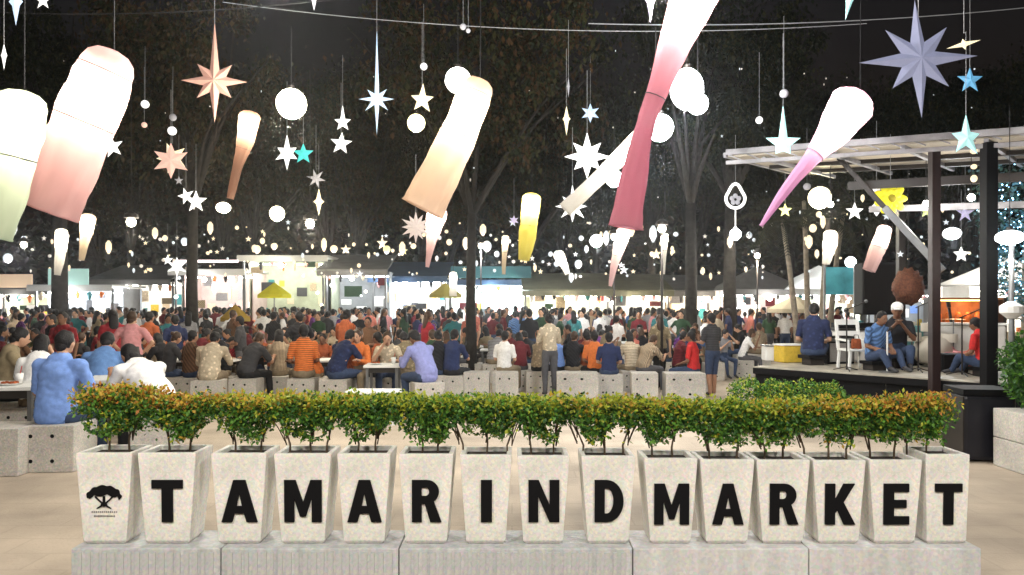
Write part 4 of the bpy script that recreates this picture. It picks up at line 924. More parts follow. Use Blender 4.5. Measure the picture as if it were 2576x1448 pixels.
stalls = [
    (-30, 33, 3.0, "stall with a dim purple tarp behind the khaki shirt at the picture edge", 3, 'flat', 200, NEUT, 2.6, None),
    (105, 32, 2.6, "small stall with a cream sign board beside the dark palm trunk", 1, 'flat', 90, NEUT, 2.5, ("cream", (.75, .55, .38), .5, .55, .55)),
    (228, 30, 3.0, "stall with a framed pale green sign board behind the dark red shirts", 0, 'flat', 230, COOL, 2.6, ("pale_green", (.35, .55, .50), .55, .5, .62)),
    (372, 34, 3.6, "wide stall with a dark underside and flat white roof edge near the grey trunk", 1, 'awning', 70, NEUT, 3.0, None),
    (560, 31, 2.9, "stall with a big glowing pink panel past the grey trunk", 0, 'flat', 90, NEUT, 3.25, ("pink_glow", (1.0, .80, .80), 1.5, .9, .1)),
    (738, 31, 3.4, "tall bright stall behind the yellow parasol", 0, 'flat', 90, (.97, 1, .85), 3.8, None),
    (905, 31, 2.6, "stall with a pale panel and white roof edge past the yellow parasol", 1, 'awning', 60, COOL, 3.3, None),
    (1040, 33, 3.2, "stall with a dark blue roof before the small white lamp post", 3, 'awning', 260, COOL, 3.1, None),
    (1240, 33, 3.6, "stall with glaring cyan light past the slim trunk", 3, 'flat', 420, (0.8, 1, 1), 2.9, ("deep_teal", (.02, .10, .12), .12, .95, .5)),
    (1420, 31, 3.4, "stall under a beige grey sloping awning below the white rays star", 2, 'awning', 240, WARM, 2.5, None),
    (1575, 32, 3.2, "stall under a brownish sloping awning below the crimson windsock lantern", 2, 'awning', 240, WARM, 2.5, None),
    (1745, 33, 3.2, "stall between the two thick pale trunks", 1, 'awning', 200, WARM, 2.5, None),
    (1900, 31, 3.2, "stall under a dark grey peaked tent next to the palm cluster", 1, 'tent', 220, NEUT, 2.5, None),
    (2060, 30, 3.0, "stall partly hidden by the palm cluster and the deck", 0, 'tent', 220, COOL, 2.5, None),
    (2260, 33, 3.2, "dim stall seen through the stage behind the round brown lamp", 1, 'flat', 60, COOL, 2.5, None),
    (2530, 26, 3.2, "white stall past the black stage post beneath the blue lit tree", 0, 'tent', 200, NEUT, 2.6, None),
]
for i, a in enumerate(stalls):
    px, d, w, lb, rf, stl, pw, col, zt, sg = a
    stall(px, d, w, lb, rf, stl, pw, col, zt, sg, seed=i, wallc=(mat('wall_pinkish', (.42, .33, .32), .7, .2, 2), mat('wall_greenish', (.34, .37, .28), .7, .3, 2), mat('wall_greyish', (.24, .25, .26), .7, .2, 2), None)[i % 4] if i != 8 else None)
def parasol(px, py, d, r, label, m, h=0.45):
    p = PX(px, py, d); g = gz(d); t = thing("parasol", label, "parasol", (p.x, p.y, g)); zz = p.z - g; mb = MB(); n = 8
    vs = [(0, 0, zz + h)] + [(r * math.cos(2 * PI * k / n), r * math.sin(2 * PI * k / n), zz) for k in range(n)] + [(r * math.cos(2 * PI * k / n), r * math.sin(2 * PI * k / n), zz - .12) for k in range(n)]
    mb.add(vs, [(0, 1 + k, 1 + (k + 1) % n) for k in range(n)] + [(1 + k, 9 + k, 9 + (k + 1) % n, 1 + (k + 1) % n) for k in range(n)]); mb.build("canopy", m, t)
    mb = MB(); mb.tube([(0, 0, 0), (0, 0, zz + h + .05)], .025, 8); mb.build("pole", M_steel, t)
    mb = MB()
    for k in range(n): a = 2 * PI * k / n; mb.bar((0, 0, zz + h - .03), (r * .97 * math.cos(a), r * .97 * math.sin(a), zz - .0), .015)
    o = mb.build("rib", M_steel, t)
M_yel = mat("parasol_yellow", (.75, .72, .03), .7, .1, 4, transl=.5); M_pale = mat("parasol_pale", (.75, .68, .52), .7, .1, 4, transl=.5)
parasol(690, 742, 27, .62, "bright yellow parasol in front of the tall bright stall", M_yel)
parasol(592, 800, 24.5, .5, "mustard yellow parasol over the crowd past the grey trunk", mat("parasol_mustard", (.42, .27, .03), .7, .1, 4, transl=.3))
parasol(2000, 778, 24, .9, "pale yellow white parasol at the foot of the palm cluster", M_pale)
parasol(1120, 742, 27, .6, "olive parasol beside the small white lamp post", mat("parasol_olive", (.25, .21, .05), .7, .1, 4, transl=.3))

# ------------------------------------------------------------------ trees
M_trunk = mat("trunk_bark", (.024, .021, .018), .9, .5, 7, bump=1.0); M_palet = mat("pale_bark", (.30, .25, .19), .9, .35, 9, bump=.6)
M_cr = [mat("crown_dark", (.016, .022, .012), .8, .6, .5, spec=.05), mat("crown_olive", (.034, .034, .014), .8, .6, .5, spec=.05), mat("crown_brown", (.050, .029, .014), .8, .6, .5, spec=.05), mat("crown_dry", (.06, .045, .024), .8, .6, .5, spec=.05)]
def crown_mesh(seed, R0, H, n, cols, droop=.6):
    rr = random.Random(seed); mb = MB(); cl = []
    for k in range(46):
        d = Vector((rr.gauss(0, 1), rr.gauss(0, 1), rr.gauss(0, 1))).normalized() * rr.uniform(.35, 1); cl.append((Vector((d.x * R0, d.y * R0, d.z * H)), rr.uniform(.3, 1.1)))
    for i in range(n):
        c, r = rr.choice(cl); p = c + Vector((rr.gauss(0, .45) * r, rr.gauss(0, .45) * r, rr.gauss(0, .4) * r - abs(rr.gauss(0, droop)) * r * rr.random()))
        mb.cur = rr.choice(cols); q = Matrix.Rotation(rr.uniform(0, 6.28), 3, 'Z') @ Matrix.Rotation(rr.uniform(-1.7, -.2), 3, 'X')
        L = rr.uniform(.05, .2); leaf(mb, p, L, L * .3, q)
    return mb.mesh("crown", M_cr), [c for c, r in cl]
CR = [crown_mesh(300 + k, 3.4, 2.9, 14000, ((0, 0, 1), (0, 1, 2), (1, 2, 3, 0), (0, 0, 0, 1))[k]) for k in range(4)]
def tree(px, d, trunk_r, fork, top, ci, label, bark=None, sc=1.0, cat="tree", dx=0.0):
    x, y = at(px, d); g = gz(y); t = thing("tree", label, cat, (x, y, g)); rr = random.Random(int(px + d * 7))
    cm, cl = CR[ci]; off = Vector((dx, rr.uniform(-.4, .4), top))
    mb = MB(); pts = [Vector((0, 0, -.1)), Vector((rr.uniform(-.06, .06), 0, fork * .5)), Vector((dx * .1, 0, fork))]; mb.tube(pts, [trunk_r * 1.25, trunk_r, trunk_r * .85], 12)
    mb.build("trunk", bark or M_trunk, t, True)
    for k in range(9):
        c = cl[k * 5] * sc + off; a = Vector((dx * .1, 0, fork - .06)); m_ = a.lerp(c, .5) + Vector((rr.uniform(-.3, .3), rr.uniform(-.3, .3), .45))
        mb = MB(); mb.tube([a, a.lerp(m_, .5) + Vector((0, 0, .15)), m_, c], [trunk_r * .55, trunk_r * .42, trunk_r * .28, .02], 7); mb.build("limb", bark or M_trunk, t, True)
    c = link("crown", cm, t, off, rr.uniform(0, 6)); c.scale = (sc, sc, sc); return t
tree(485, 20, .15, 4.6, 8.4, 2, "grey trunked tree standing among the diners between two stalls", sc=1.0)
tree(1187, 18.5, .12, 4.2, 8.2, 1, "slim dark trunked tree standing between the crowd and the open square")
tree(1737, 24, .19, 5.2, 9.2, 0, "thick pale grey trunked tree left of the pole with the white lamp", M_trunk, 1.1)
tree(1838, 26, .22, 5.6, 9.6, 3, "brown grey trunked tree behind the teardrop lantern", M_trunk, 1.1)
tree(150, 26, .26, 5, 9.4, 3, "dark trunked tree behind the stall with the cream sign board", M_trunk, 1.1)
far = [(-60, 30, 9.5, 0), (330, 37, 9.0, 2), (640, 35, 9.4, 1), (900, 37, 9.8, 2), (1060, 41, 9.0, 2), (1330, 38, 9.6, 1), (1500, 40, 8.8, 3), (1640, 36, 9.5, 0), (1990, 38, 9.2, 0), (2190, 37, 10, 3), (2400, 36, 9.5, 0), (2640, 32, 9.5, 0), (250, 48, 12, 0), (560, 47, 12.5, 2), (830, 48, 13, 0), (1130, 50, 12, 2), (1420, 48, 12.5, 0), (1750, 48, 12, 0), (2080, 48, 12.5, 3), (2450, 46, 12, 0)]
tn = ["behind the dim purple tarp stall", "behind the stall with the flat white roof edge", "behind the stall with the pink panel", "behind the tall bright stall", "behind the blue roofed stall", "behind the cyan lit stall", "behind the beige awning stall", "behind the brownish awning stall", "behind the grey peaked tent", "behind the stage canopy's raised corner", "behind the two stage posts", "behind the blue lit tree",
      "in the last row over the dark red shirts", "in the last row over the orange tailed lantern", "in the last row under the small white stars", "in the last row over the snowflake ornament", "in the last row over the yellow tailed lantern", "in the last row over the thick trunks", "in the last row over the palm cluster", "in the last row over the dim stall"]
for i, (px, d, top, ci) in enumerate(far):
    tree(px, d, .2, 4.6, top * (1 if d < 45 else .98), ci, "tall dark tree " + tn[i], sc=1.25 if d < 45 else 1.55, dx=0)
# back wall of darkness: a dense far belt of trees
def belt():
    rr = random.Random(5); mb = MB()
    for i in range(26000):
        x = rr.uniform(-62, 62); y = rr.uniform(58, 66); z = rr.random() ** .8 * (15 + 4 * noise.noise(Vector((x * .12, 0, 3)))) - .6
        mb.cur = rr.choice((0, 0, 0, 1, 1, 2)); L = rr.uniform(.45, .95); leaf(mb, Vector((x, y, z)), L, L * .42, rq(rr))
    o = mb.build("treeline", M_cr); tag(o, "dark belt of far trees closing the market", "trees", kind="stuff")
belt()
# palm cluster beside the stage
def palm(px, d, lean, hgt, label, seed):
    rr = random.Random(seed); x, y = at(px, d); g = gz(y); t = thing("palm_tree", label, "palm tree", (x, y, g), 0, "palms in the cluster beside the stage")
    pts = [Vector((0, 0, -.1)), Vector((lean * .25, 0, hgt * .35)), Vector((lean * .6, 0, hgt * .7)), Vector((lean, 0, hgt))]
    mb = MB(); mb.tube(pts, [.10, .085, .07, .06], 10); mb.build("trunk", M_palet, t, True)
    for k in range(11):
        a = 2 * PI * k / 11 + rr.uniform(-.2, .2); L = rr.uniform(1.3, 1.9); el = rr.uniform(.1, .9); mb = MB(); mb.cur = 0
        sp_ = [Vector((lean, 0, hgt)) + Vector((math.cos(a) * L * u, math.sin(a) * L * u, L * (el * u - .85 * u * u))) for u in (0, .25, .5, .75, 1)]
        mb.tube(sp_, [.02, .016, .012, .008, .004], 5)
        for j in range(22):
            u = .12 + .86 * j / 22; i0 = min(int(u * 4), 3); p = sp_[i0].lerp(sp_[i0 + 1], u * 4 - i0); d_ = (sp_[i0 + 1] - sp_[i0]).normalized(); sd = d_.cross(Vector((0, 0, 1))).normalized()
            for s_ in (-1, 1):
                e = p + (sd * s_ + d_ * .5 - Vector((0, 0, .45))) * .34 * (1 - abs(u - .45)); w_ = d_ * .022; mb.add([p - w_, p + w_, e], [(0, 1, 2)])
        mb.build("frond", M_cr[(0, 1)[k % 2]], t)
    return t
palm(2012, 21.5, -.5, 4.3, "palm leaning towards the open square, outermost of the pale cluster", 1); palm(2035, 21.9, -.15, 5.0, "tallest palm of the pale cluster", 2); palm(2062, 21.3, .25, 4.4, "palm of the pale cluster leaning towards the stage", 3); palm(2080, 22.2, .5, 4.7, "darker palm of the cluster just beside the teal banner", 4)
for px, d, h_, lb in ((1640, 17, 3.2, "slender tree trunk post beside the crimson lantern tail"),):
    pass

# ------------------------------------------------------------------ lanterns, lamps, stars
def cloth(name, col, tr=.6, dirt=.08):
    m = mat(name, tuple(c * .45 for c in col), .85, dirt, 5, transl=tr)
    [n for n in m.node_tree.nodes if n.type == 'BSDF_TRANSLUCENT'][0].inputs[0].default_value = (*col, 1); return m
def cable(name, a, b, sag, label, m=M_cable, r=.006):
    a = Vector(a); b = Vector(b); mb = MB(); pts = [a.lerp(b, t / 20) - Vector((0, 0, sag * 4 * (t / 20) * (1 - t / 20))) for t in range(21)]
    mb.tube(pts, r, 5); o = mb.build(name, m); tag(o, label, "cable"); return o
def windsock(label, path, d, widths, mcl, power, flat=.8, bulb=.09, bulb_at=.08, ddepth=0, col=WARM, twist=0, cat="lantern", ragged=True, open_end=True, extra=None, cordlen=1.2, nseg=26):
    """cloth tube lantern: path in picture units at distance d turned into metres; lamp inside its head"""
    P = [PX(px, py, d + ddepth * i / max(1, len(path) - 1)) for i, (px, py) in enumerate(path)]
    s = FPX / d; base = P[0].copy()
    t = thing("windsock_lantern", label, cat, base, 0)
    P = [p - base for p in P]
    n = nseg; pts = []; ws = []
    L = len(P) - 1
    for i in range(n + 1):
        u = i / n * L; k = min(int(u), L - 1); f = u - k
        p0 = P[max(k - 1, 0)]; p1 = P[k]; p2 = P[k + 1]; p3 = P[min(k + 2, L)]
        q = 0.5 * ((2 * p1) + (-p0 + p2) * f + (2 * p0 - 5 * p1 + 4 * p2 - p3) * f * f + (-p0 + 3 * p1 - 3 * p2 + p3) * f ** 3)
        pts.append(q); ws.append((widths[k] * (1 - f) + widths[k + 1] * f) / 2 / s)
    mb = MB(); nr = 40; rings = []; px0 = path[0][0] * .37
    # rounded head
    d0 = (pts[0] - pts[1]).normalized()
    hp = [pts[0] + d0 * ws[0] * h for h in (.62, .52, .3)]; hw = [ws[0] * .18, ws[0] * .6, ws[0] * .88]
    allp = hp + pts; allw = hw + ws
    for i, p in enumerate(allp):
        a = allp[max(i - 1, 0)]; b = allp[min(i + 1, len(allp) - 1)]; tg = (b - a).normalized()
        sd = Vector((0, 1, 0)).cross(tg).normalized(); up = tg.cross(sd)
        an = twist * max(0, i - 3) / n
        ring = []
        for k in range(nr):
            th = 2 * PI * k / nr + an
            hem_ = max(0, (i - 3) / n) ** 3; r_ = allw[i] * (1 + .10 * noise.noise(Vector((math.cos(th) * 2.2, math.sin(th) * 2.2, i * .22 + px0))) + (.03 + .05 * hem_) * math.cos(th * 8 + 1.5 * noise.noise(Vector((th, i * .15, px0)))) + .03 * noise.noise(Vector((math.cos(th) * 6, math.sin(th) * 6, i * .8 + px0))))
            ring.append(p + sd * math.cos(th) * r_ + up * math.sin(th) * r_ * flat)
        rings.append(ring)
    vs = [v for r_ in rings for v in r_]; m = len(rings)
    fs = [(i * nr + k, i * nr + (k + 1) % nr, (i + 1) * nr + (k + 1) % nr, (i + 1) * nr + k) for i in range(m - 1) for k in range(nr)] + [tuple(range(nr))]
    mb.add(vs, fs); mb.build("cloth", mcl, t, True)
    # hem ring
    hr = MB(); e = rings[-1] + [rings[-1][0]]; hr.tube(e, .008, 5, False); hr.build("hem", mcl, t, True)
    lp = pts[max(1, int(n * bulb_at))]
    b = MB(); b.ell(lp, bulb, 14, 10); bo = b.build("bulb", mat("bulb_%s" % ("w" if col == WARM else "c"), (1, 1, 1), emit=22, ecol=col), t, True)
    lamp("bulb_light", lp + (pts[-1] - lp).normalized() * (bulb + .05), power * .26, col, .045, t)
    for j_ in (5, m // 2):
        hp_ = MB(); hp_.tube([rings[j_][k % nr] for k in range(nr + 1)], .006, 4, False); hp_.build('hoop', M_steel, t)
    c = MB(); c.tube([allp[0] - d0 * .01, allp[0] + Vector((0, 0, cordlen))], .006, 5); c.build("cord", M_cord, t)
    return t
CL_pink = cloth("cloth_pink", (.84, .56, .57)); CL_white = cloth("cloth_white", (.82, .80, .76)); CL_green = cloth("cloth_pale_green", (.74, .84, .68)); CL_peach = cloth("cloth_peach", (.88, .68, .54)); CL_crim = cloth("cloth_crimson", (.76, .37, .45)); CL_mag = cloth("cloth_magenta", (.82, .48, .72)); CL_yel = cloth("cloth_yellow", (.84, .76, .20)); CL_rust = cloth("cloth_rust", (.62, .38, .28)); CL_rose = cloth("cloth_rose", (.84, .62, .62)); CL_cream = cloth("cloth_cream", (.84, .72, .55))
windsock("large pale green windsock lantern cut off by the picture edge", [(55, 265), (38, 350), (8, 470), (-28, 590)], 6.6, [118, 124, 118, 108], CL_green, 170, .8)
windsock("biggest windsock lantern, glowing white above and pink at its open end", [(272, 165), (232, 260), (178, 390), (122, 530)], 7.2, [132, 150, 152, 152], CL_pink, 330, .75, bulb_at=.22)
windsock("small windsock lantern with a long narrow rust tail beneath the peach star", [(627, 296), (618, 350), (598, 420), (579, 500)], 19, [54, 44, 24, 17], CL_rust, 330)
windsock("tall windsock lantern fading from white to peach in mid picture", [(1200, 222), (1170, 300), (1120, 410), (1062, 525)], 10.5, [82, 86, 96, 104], CL_peach, 520, .75, bulb_at=.2)
windsock("short white lantern tail tucked beneath the peach windsock", [(1100, 535), (1092, 570), (1083, 620), (1075, 672)], 14, [52, 42, 20, 8], CL_rose, 110)
windsock("long twisting crimson windsock lantern running out of the picture top", [(1775, -80), (1718, 60), (1665, 200), (1625, 310), (1598, 430), (1574, 572)], 7.6, [150, 92, 58, 42, 62, 80], CL_crim, 420, .5, bulb_at=.1, twist=1.5, nseg=40)
windsock("thin long white windsock lantern lying almost flat behind the crimson one", [(1640, 315), (1570, 385), (1500, 455), (1422, 528)], 9.5, [44, 40, 36, 36], CL_white, 520, .8, bulb_at=.3)
windsock("curved windsock lantern with a pink pointed tail over the stage canopy corner", [(2146, 262), (2098, 330), (2040, 400), (1975, 480), (1915, 568)], 9.6, [108, 84, 40, 26, 8], CL_mag, 500, .8, bulb_at=.03)
windsock("narrow white windsock lantern below the crimson one", [(1570, 585), (1556, 630), (1545, 670), (1535, 720)], 17, [36, 28, 18, 8], CL_rose, 160)
windsock("windsock lantern with a yellow tail among the far bulbs", [(1337, 500), (1332, 550), (1326, 600), (1318, 655)], 19, [46, 42, 42, 26], CL_yel, 420, bulb_at=.02)
windsock("small white windsock lantern under the biggest pink one", [(155, 585), (154, 620), (149, 660), (144, 692)], 20, [30, 28, 22, 14], CL_white, 260)
windsock("small cream windsock lantern beside the biggest pink one's open end", [(222, 550), (217, 585), (211, 620), (205, 655)], 20, [38, 30, 20, 12], CL_cream, 200)
windsock("pinkish windsock lantern hanging above the tall black loudspeaker", [(2226, 578), (2214, 612), (2200, 645), (2186, 680)], 14.5, [34, 40, 38, 30], CL_rose, 40)
windsock("white windsock lantern beside the palm cluster", [(2090, 590), (2088, 615), (2083, 640), (2078, 665)], 18, [34, 34, 26, 18], CL_white, 160)
windsock("thin white windsock lantern on the pole before the thick trunk", [(1673, 592), (1672, 620), (1671, 650), (1670, 690)], 20, [16, 14, 9, 5], CL_white, 90, bulb=.05)
windsock("thin pale windsock lantern beside the yellow tailed one", [(1272, 598), (1270, 625), (1268, 655), (1267, 690)], 22, [16, 14, 11, 8], CL_cream, 90, bulb=.05)
windsock("small slanting white lantern among bulbs below the white tube", [(1405, 640), (1412, 655), (1420, 670), (1428, 690)], 22, [26, 24, 18, 12], CL_white, 150, bulb=.07)
windsock("short white lantern post between two stalls by the slim trunk", [(1140, 690), (1140, 705), (1140, 720), (1140, 745)], 21, [18, 18, 18, 17], CL_white, 90, bulb=.05)

def globe(px, py, d, rp, label, col=WARM, power=60, e=16, cordlen=1.0, name="globe_lantern", light=True, squash=1.0):
    p = PX(px, py, d); r = rp * .9 * d / FPX; t = thing(name, label, "lantern", p)  # shade radius takes in the blown-out glow round the lamp
    mb = MB(); mb.ell((0, 0, 0), (r, r, r * squash), 20, 14, jit=.03); o = mb.build("shade", mat("globe_%s_%d" % ("w" if col == WARM else "n" if col == NEUT else "y" if col[2] < .5 else "c", int(e * 10)), (1, 1, 1), .6, emit=e, ecol=col), t, True)
    if light: o.visible_shadow = True; lamp("globe_light", (0, 0, -r - .06), power * .55, col, .06, t)
    mb = MB(); mb.tube([(0, 0, r * squash * .94), (0, 0, r * squash + .04)], r * .22, 10); mb.build("cap", M_dark, t)
    mb = MB(); mb.tube([(0, 0, r * squash), (0, 0, cordlen)], .005, 5); mb.build("cord", M_cord, t); return t
YEL = (1.0, .86, .42)
globe(733, 262, 9.5, 42, "brightest round lantern above the teal star", (1, .93, .70), 420, 9)
globe(1047, 310, 14, 25, "yellow round lantern under the cream five pointed star", YEL, 130, 3.0)
globe(697, 538, 19, 21, "small warm round lantern below the teal star", (1, .90, .62), 200, 5)
globe(2062, 498, 15, 31, "yellowish round lantern above the palm cluster", (1, .88, .56), 220, 2.6)
globe(1728, 225, 9.0, 46, "large white round lantern partly behind the crimson windsock", COOL, 500, 10, squash=1.25)
globe(1755, 262, 9.3, 30, "smaller round lantern joined below the large white one", COOL, 60, 8, light=False)
globe(1660, 322, 9.6, 38, "round white lantern just below the crossing of the two windsocks", COOL, 380, 8)
globe(1545, 450, 13, 24, "white round lantern between the white tube and crimson tail", COOL, 260, 8)
globe(1152, 203, 10.8, 36, "white round lantern at the head of the peach windsock", NEUT, 150, 8, light=False)
globe(562, 523, 17, 20, "flattened cream lantern at the tip of the rust tail", WARM, 160, 5, squash=.75)
globe(1850, 590, 24, 16, "small white lantern under the teardrop lantern", COOL, 160, 7)
globe(2395, 588, 14, 24, "soft white lantern between the two stage posts", COOL, 160, 2.2, squash=.7)
globe(2140, 660, 17, 15, "small white lantern above the teal banner", COOL, 60, 6)
globe(2540, 598, 9.0, 36, "wide glaring lamp head past the black stage post", (1, .97, .85), 90, 7, squash=.55, cordlen=1.6)
globe(1500, 607, 22, 18, "white lantern between the thin lanterns and crimson tail end", COOL, 140, 7)

def star_mesh(n, R1, R0, th, rays=None, rot=0):
    """solid folded star: raised ridge centre front and back"""
    vs = [(0, -th, 0), (0, th, 0)]; N = 2 * n
    for k in range(N):
        a = PI / 2 + rot + PI * k / n; r = (rays[k // 2] if rays else R1) if k % 2 == 0 else R0
        vs.append((r * math.cos(a), 0, r * math.sin(a)))
    fs = []
    for k in range(N):
        a = 2 + k; b = 2 + (k + 1) % N; fs += [(0, b, a), (1, a, b)]
    mb = MB(); mb.add(vs, fs); return mb
def star(px, py, d, n, R1, R0, label, m, rays=None, rot=0, cord=1.0, yaw=0, tail=None, name="star_ornament"):
    k = d / FPX; t = thing(name, label, "star", PX(px, py, d), yaw, "hanging stars")
    star_mesh(n, R1 * k, R0 * k, R1 * k * .16, [r * k for r in rays] if rays else None, rot).build("star_body", m, t)
    mb = MB(); mb.tube([(0, 0, (rays[0] if rays and not rot else R1) * k * .9), (0, 0, (rays[0] if rays else R1) * k + cord)], .0035, 5); mb.build("cord", M_cable, t)
    return t
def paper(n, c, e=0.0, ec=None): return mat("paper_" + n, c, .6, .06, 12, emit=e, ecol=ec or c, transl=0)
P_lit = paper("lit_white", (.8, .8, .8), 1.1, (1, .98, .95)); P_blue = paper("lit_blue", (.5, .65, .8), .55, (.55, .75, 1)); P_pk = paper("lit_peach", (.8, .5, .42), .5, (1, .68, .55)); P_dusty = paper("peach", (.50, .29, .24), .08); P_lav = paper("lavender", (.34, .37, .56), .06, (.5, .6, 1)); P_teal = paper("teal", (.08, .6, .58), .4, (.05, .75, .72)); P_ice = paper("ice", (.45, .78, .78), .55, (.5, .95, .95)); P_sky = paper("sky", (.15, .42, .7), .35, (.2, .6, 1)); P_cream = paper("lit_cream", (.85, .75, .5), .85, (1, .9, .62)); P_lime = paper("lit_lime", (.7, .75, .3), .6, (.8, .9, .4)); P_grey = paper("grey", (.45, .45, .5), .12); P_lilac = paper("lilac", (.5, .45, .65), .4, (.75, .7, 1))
star(540, 205, 10, 8, 72, 30, "dusty peach eight rayed star with long upright rays", P_dusty, [152, 60, 82, 62, 105, 58, 80, 60], yaw=.1)
star(948, 250, 12, 8, 40, 15, "white blue eight rayed star with a long upper spike", P_blue, [185, 34, 46, 42, 90, 40, 44, 36])
star(2310, 150, 7, 8, 105, 46, "largest lavender eight rayed star above the stage canopy", P_lav, [150, 112, 150, 98, 148, 104, 150, 108], rot=0.06)
star(1477, 395, 12, 8, 56, 26, "bright white many rayed star touching the thin white windsock", P_lit, [62, 50, 58, 46, 56, 46, 60, 50])
star(1440, 520, 13, 8, 42, 17, "white rayed star at the tip of the thin white windsock", P_lit, [56, 36, 44, 40, 40, 42, 36, 40])
star(1485, 285, 16, 6, 25, 11, "small steel blue star above the bright many rayed one", P_blue)
star(430, 405, 14, 6, 46, 21, "fat peach pink star over the grey trunk", P_pk, yaw=.2)
star(433, 398, 14.6, 5, 40, 17, "cream star half hidden behind the fat peach pink one", P_cream, rot=.35)
star(283, 370, 13, 5, 29, 12, "white five pointed star at the edge of the biggest windsock", P_lit, rot=.2)
star(862, 308, 15, 5, 23, 10, "upper of two white stars below the white blue spiked one", P_lit, rays=[45, 22, 24, 24, 22])
star(858, 362, 15, 5, 29, 12, "lower and larger of two white stars near the spiked one", P_lit, rot=-.1)
star(722, 386, 14, 6, 34, 15, "white star touching the small teal star", P_lit, rays=[48, 28, 34, 44, 30, 28])
star(763, 388, 14.4, 5, 27, 12, "small vivid teal star under the brightest round lantern", P_teal)
star(795, 450, 17, 6, 25, 9, "grey tilted star below the teal one", P_grey, rot=.3)
star(802, 508, 17, 4, 27, 9, "slim cream star hanging below the grey tilted one", P_cream, rays=[34, 14, 36, 14])
star(493, 508, 16, 5, 29, 12, "larger of the paired white stars by the rust lantern tail", P_lit)
star(468, 494, 16.6, 5, 22, 9, "smaller of the paired white stars by the rust lantern tail", P_lit, rot=.3)
star(1062, 252, 12, 5, 34, 14, "cream five pointed star above the yellow round lantern", P_cream, rays=[42, 30, 32, 36, 30], rot=-.06)
star(1970, 362, 10.5, 5, 42, 19, "icy teal star with a long upper spike before the canopy corner", P_ice, rays=[100, 46, 32, 32, 46])
star(2430, 348, 9, 5, 46, 19, "pale ice coloured five pointed star against the canopy edge", P_ice, rays=[62, 38, 44, 50, 36])
star(2440, 203, 10, 5, 34, 14, "sky blue five pointed star beside the largest lavender star", P_sky)
star(2150, 533, 14, 5, 24, 10, "white star near the brace between two round lanterns", P_lit)
star(2205, 525, 14.5, 4, 20, 12, "white kite shaped star touching the inclined brace", P_lit)
star(2428, 537, 14, 5, 24, 9, "lilac star between the two stage posts", P_lilac)
star(2330, 532, 14, 5, 21, 8, "lime star just before the brown stage post", P_lime, rays=[30, 18, 18, 18, 18])
star(2418, 641, 13, 5, 21, 10, "small white star low between the two stage posts", P_lit)
star(1975, 530, 16, 5, 18, 8, "tiny lime white star by the palm crowns", P_lime)
star(422, 655, 24, 5, 14, 6, "tiny white star on the flat white roofed stall", P_lit)
star(445, 672, 21, 6, 26, 10, "white star in front of the grey trunk, low by the stall roof", P_lit, yaw=.3)
star(1425, 300, 13, 4, 40, 8, "slim white elongated star above the white many rayed one", P_cream, rays=[34, 10, 42, 10])
star(1430, 218, 13, 4, 20, 4, "thin grey drop ornament on the long cord in mid picture", P_grey, rays=[24, 4, 28, 4])
star(40, 5, 5, 4, 50, 14, "pale blue spike hanging into the top corner", P_blue, rays=[60, 18, 60, 18])
star(108, 2, 6, 5, 24, 9, "small white star half cut by the top edge near the corner", P_lit)
star(10, 140, 8, 4, 34, 8, "thin white sliver star at the edge above the pale green windsock", P_lit, rays=[30, 8, 36, 8])
star(790, -6, 9, 4, 32, 9, "grey spike hanging in from the top edge", P_grey, rays=[30, 8, 34, 8])
star(1636, 0, 8, 4, 50, 12, "white lilac spike hanging beside the crimson windsock", P_lilac, rays=[50, 14, 58, 12])
star(2138, -5, 8, 4, 50, 12, "pale green white spike hanging from the top edge", P_ice, rays=[50, 14, 58, 12], rot=-.2)
star(2425, 112, 7.2, 4, 30, 8, "cream glowing sliver added as the lit ray of the lavender star", P_cream, rays=[14, 46, 14, 44], rot=.25)  # glowing sliver added to give the lavender star its lit ray
star(450, 455, 18, 5, 12, 5, "tiny grey white star beneath the fat peach pink one", P_grey)
star(1293, 555, 20, 6, 13, 6, "tiny violet white star beside the yellow tailed lantern", P_lilac)
star(1046, 572, 13, 12, 38, 20, "round pinkish snowflake ornament beside the peach windsock's end", paper("snow", (.55, .48, .46), .22), rays=[40, 34, 42, 36, 40, 34, 42, 36, 40, 34, 42, 36])
# small cube ornaments and specks of light on cords
for i, (px, py, d, r, m, lb) in enumerate(((365, 263, 14, 10, P_lit, "small white ball ornament right of the biggest windsock"), (363, 315, 14, 7, P_pk, "dull reddish ball ornament under the first small white one"), (435, 296, 16, 9, P_grey, "upper grey ball ornament over the peach pink star"), (433, 330, 16, 11, P_lit, "lower white ball ornament over the peach pink star"), (1066, 168, 13, 9, P_lit, "white ball ornament above the cream five pointed star"),
        (1910, 303, 12, 9, P_lit, "small white ball ornament left of the icy teal star"), (1972, 236, 10.5, 11, P_grey, "grey ball ornament on the icy teal star's cord"), (2030, 470, 14, 9, P_grey, "grey ball ornament beside the pink pointed tail"), (2205, 475, 12, 9, P_grey, "pale ball ornament left of the yellow flower lantern"), (1165, 68, 11, 8, P_grey, "tiny grey ornament under the upper cable"), (1178, 78, 11, 6, P_grey, "smallest grey ornament under the upper cable"))):
    t = thing("ball_ornament", lb, "ornament", PX(px, py, d), 0, "small ball ornaments"); mb = MB(); mb.ell((0, 0, 0), r * d / FPX, 12, 8); mb.build("ball", m, t, True); mb = MB(); mb.tube([(0, 0, 0), (0, 0, 1.1)], .003, 4); mb.build("cord", M_cable, t)
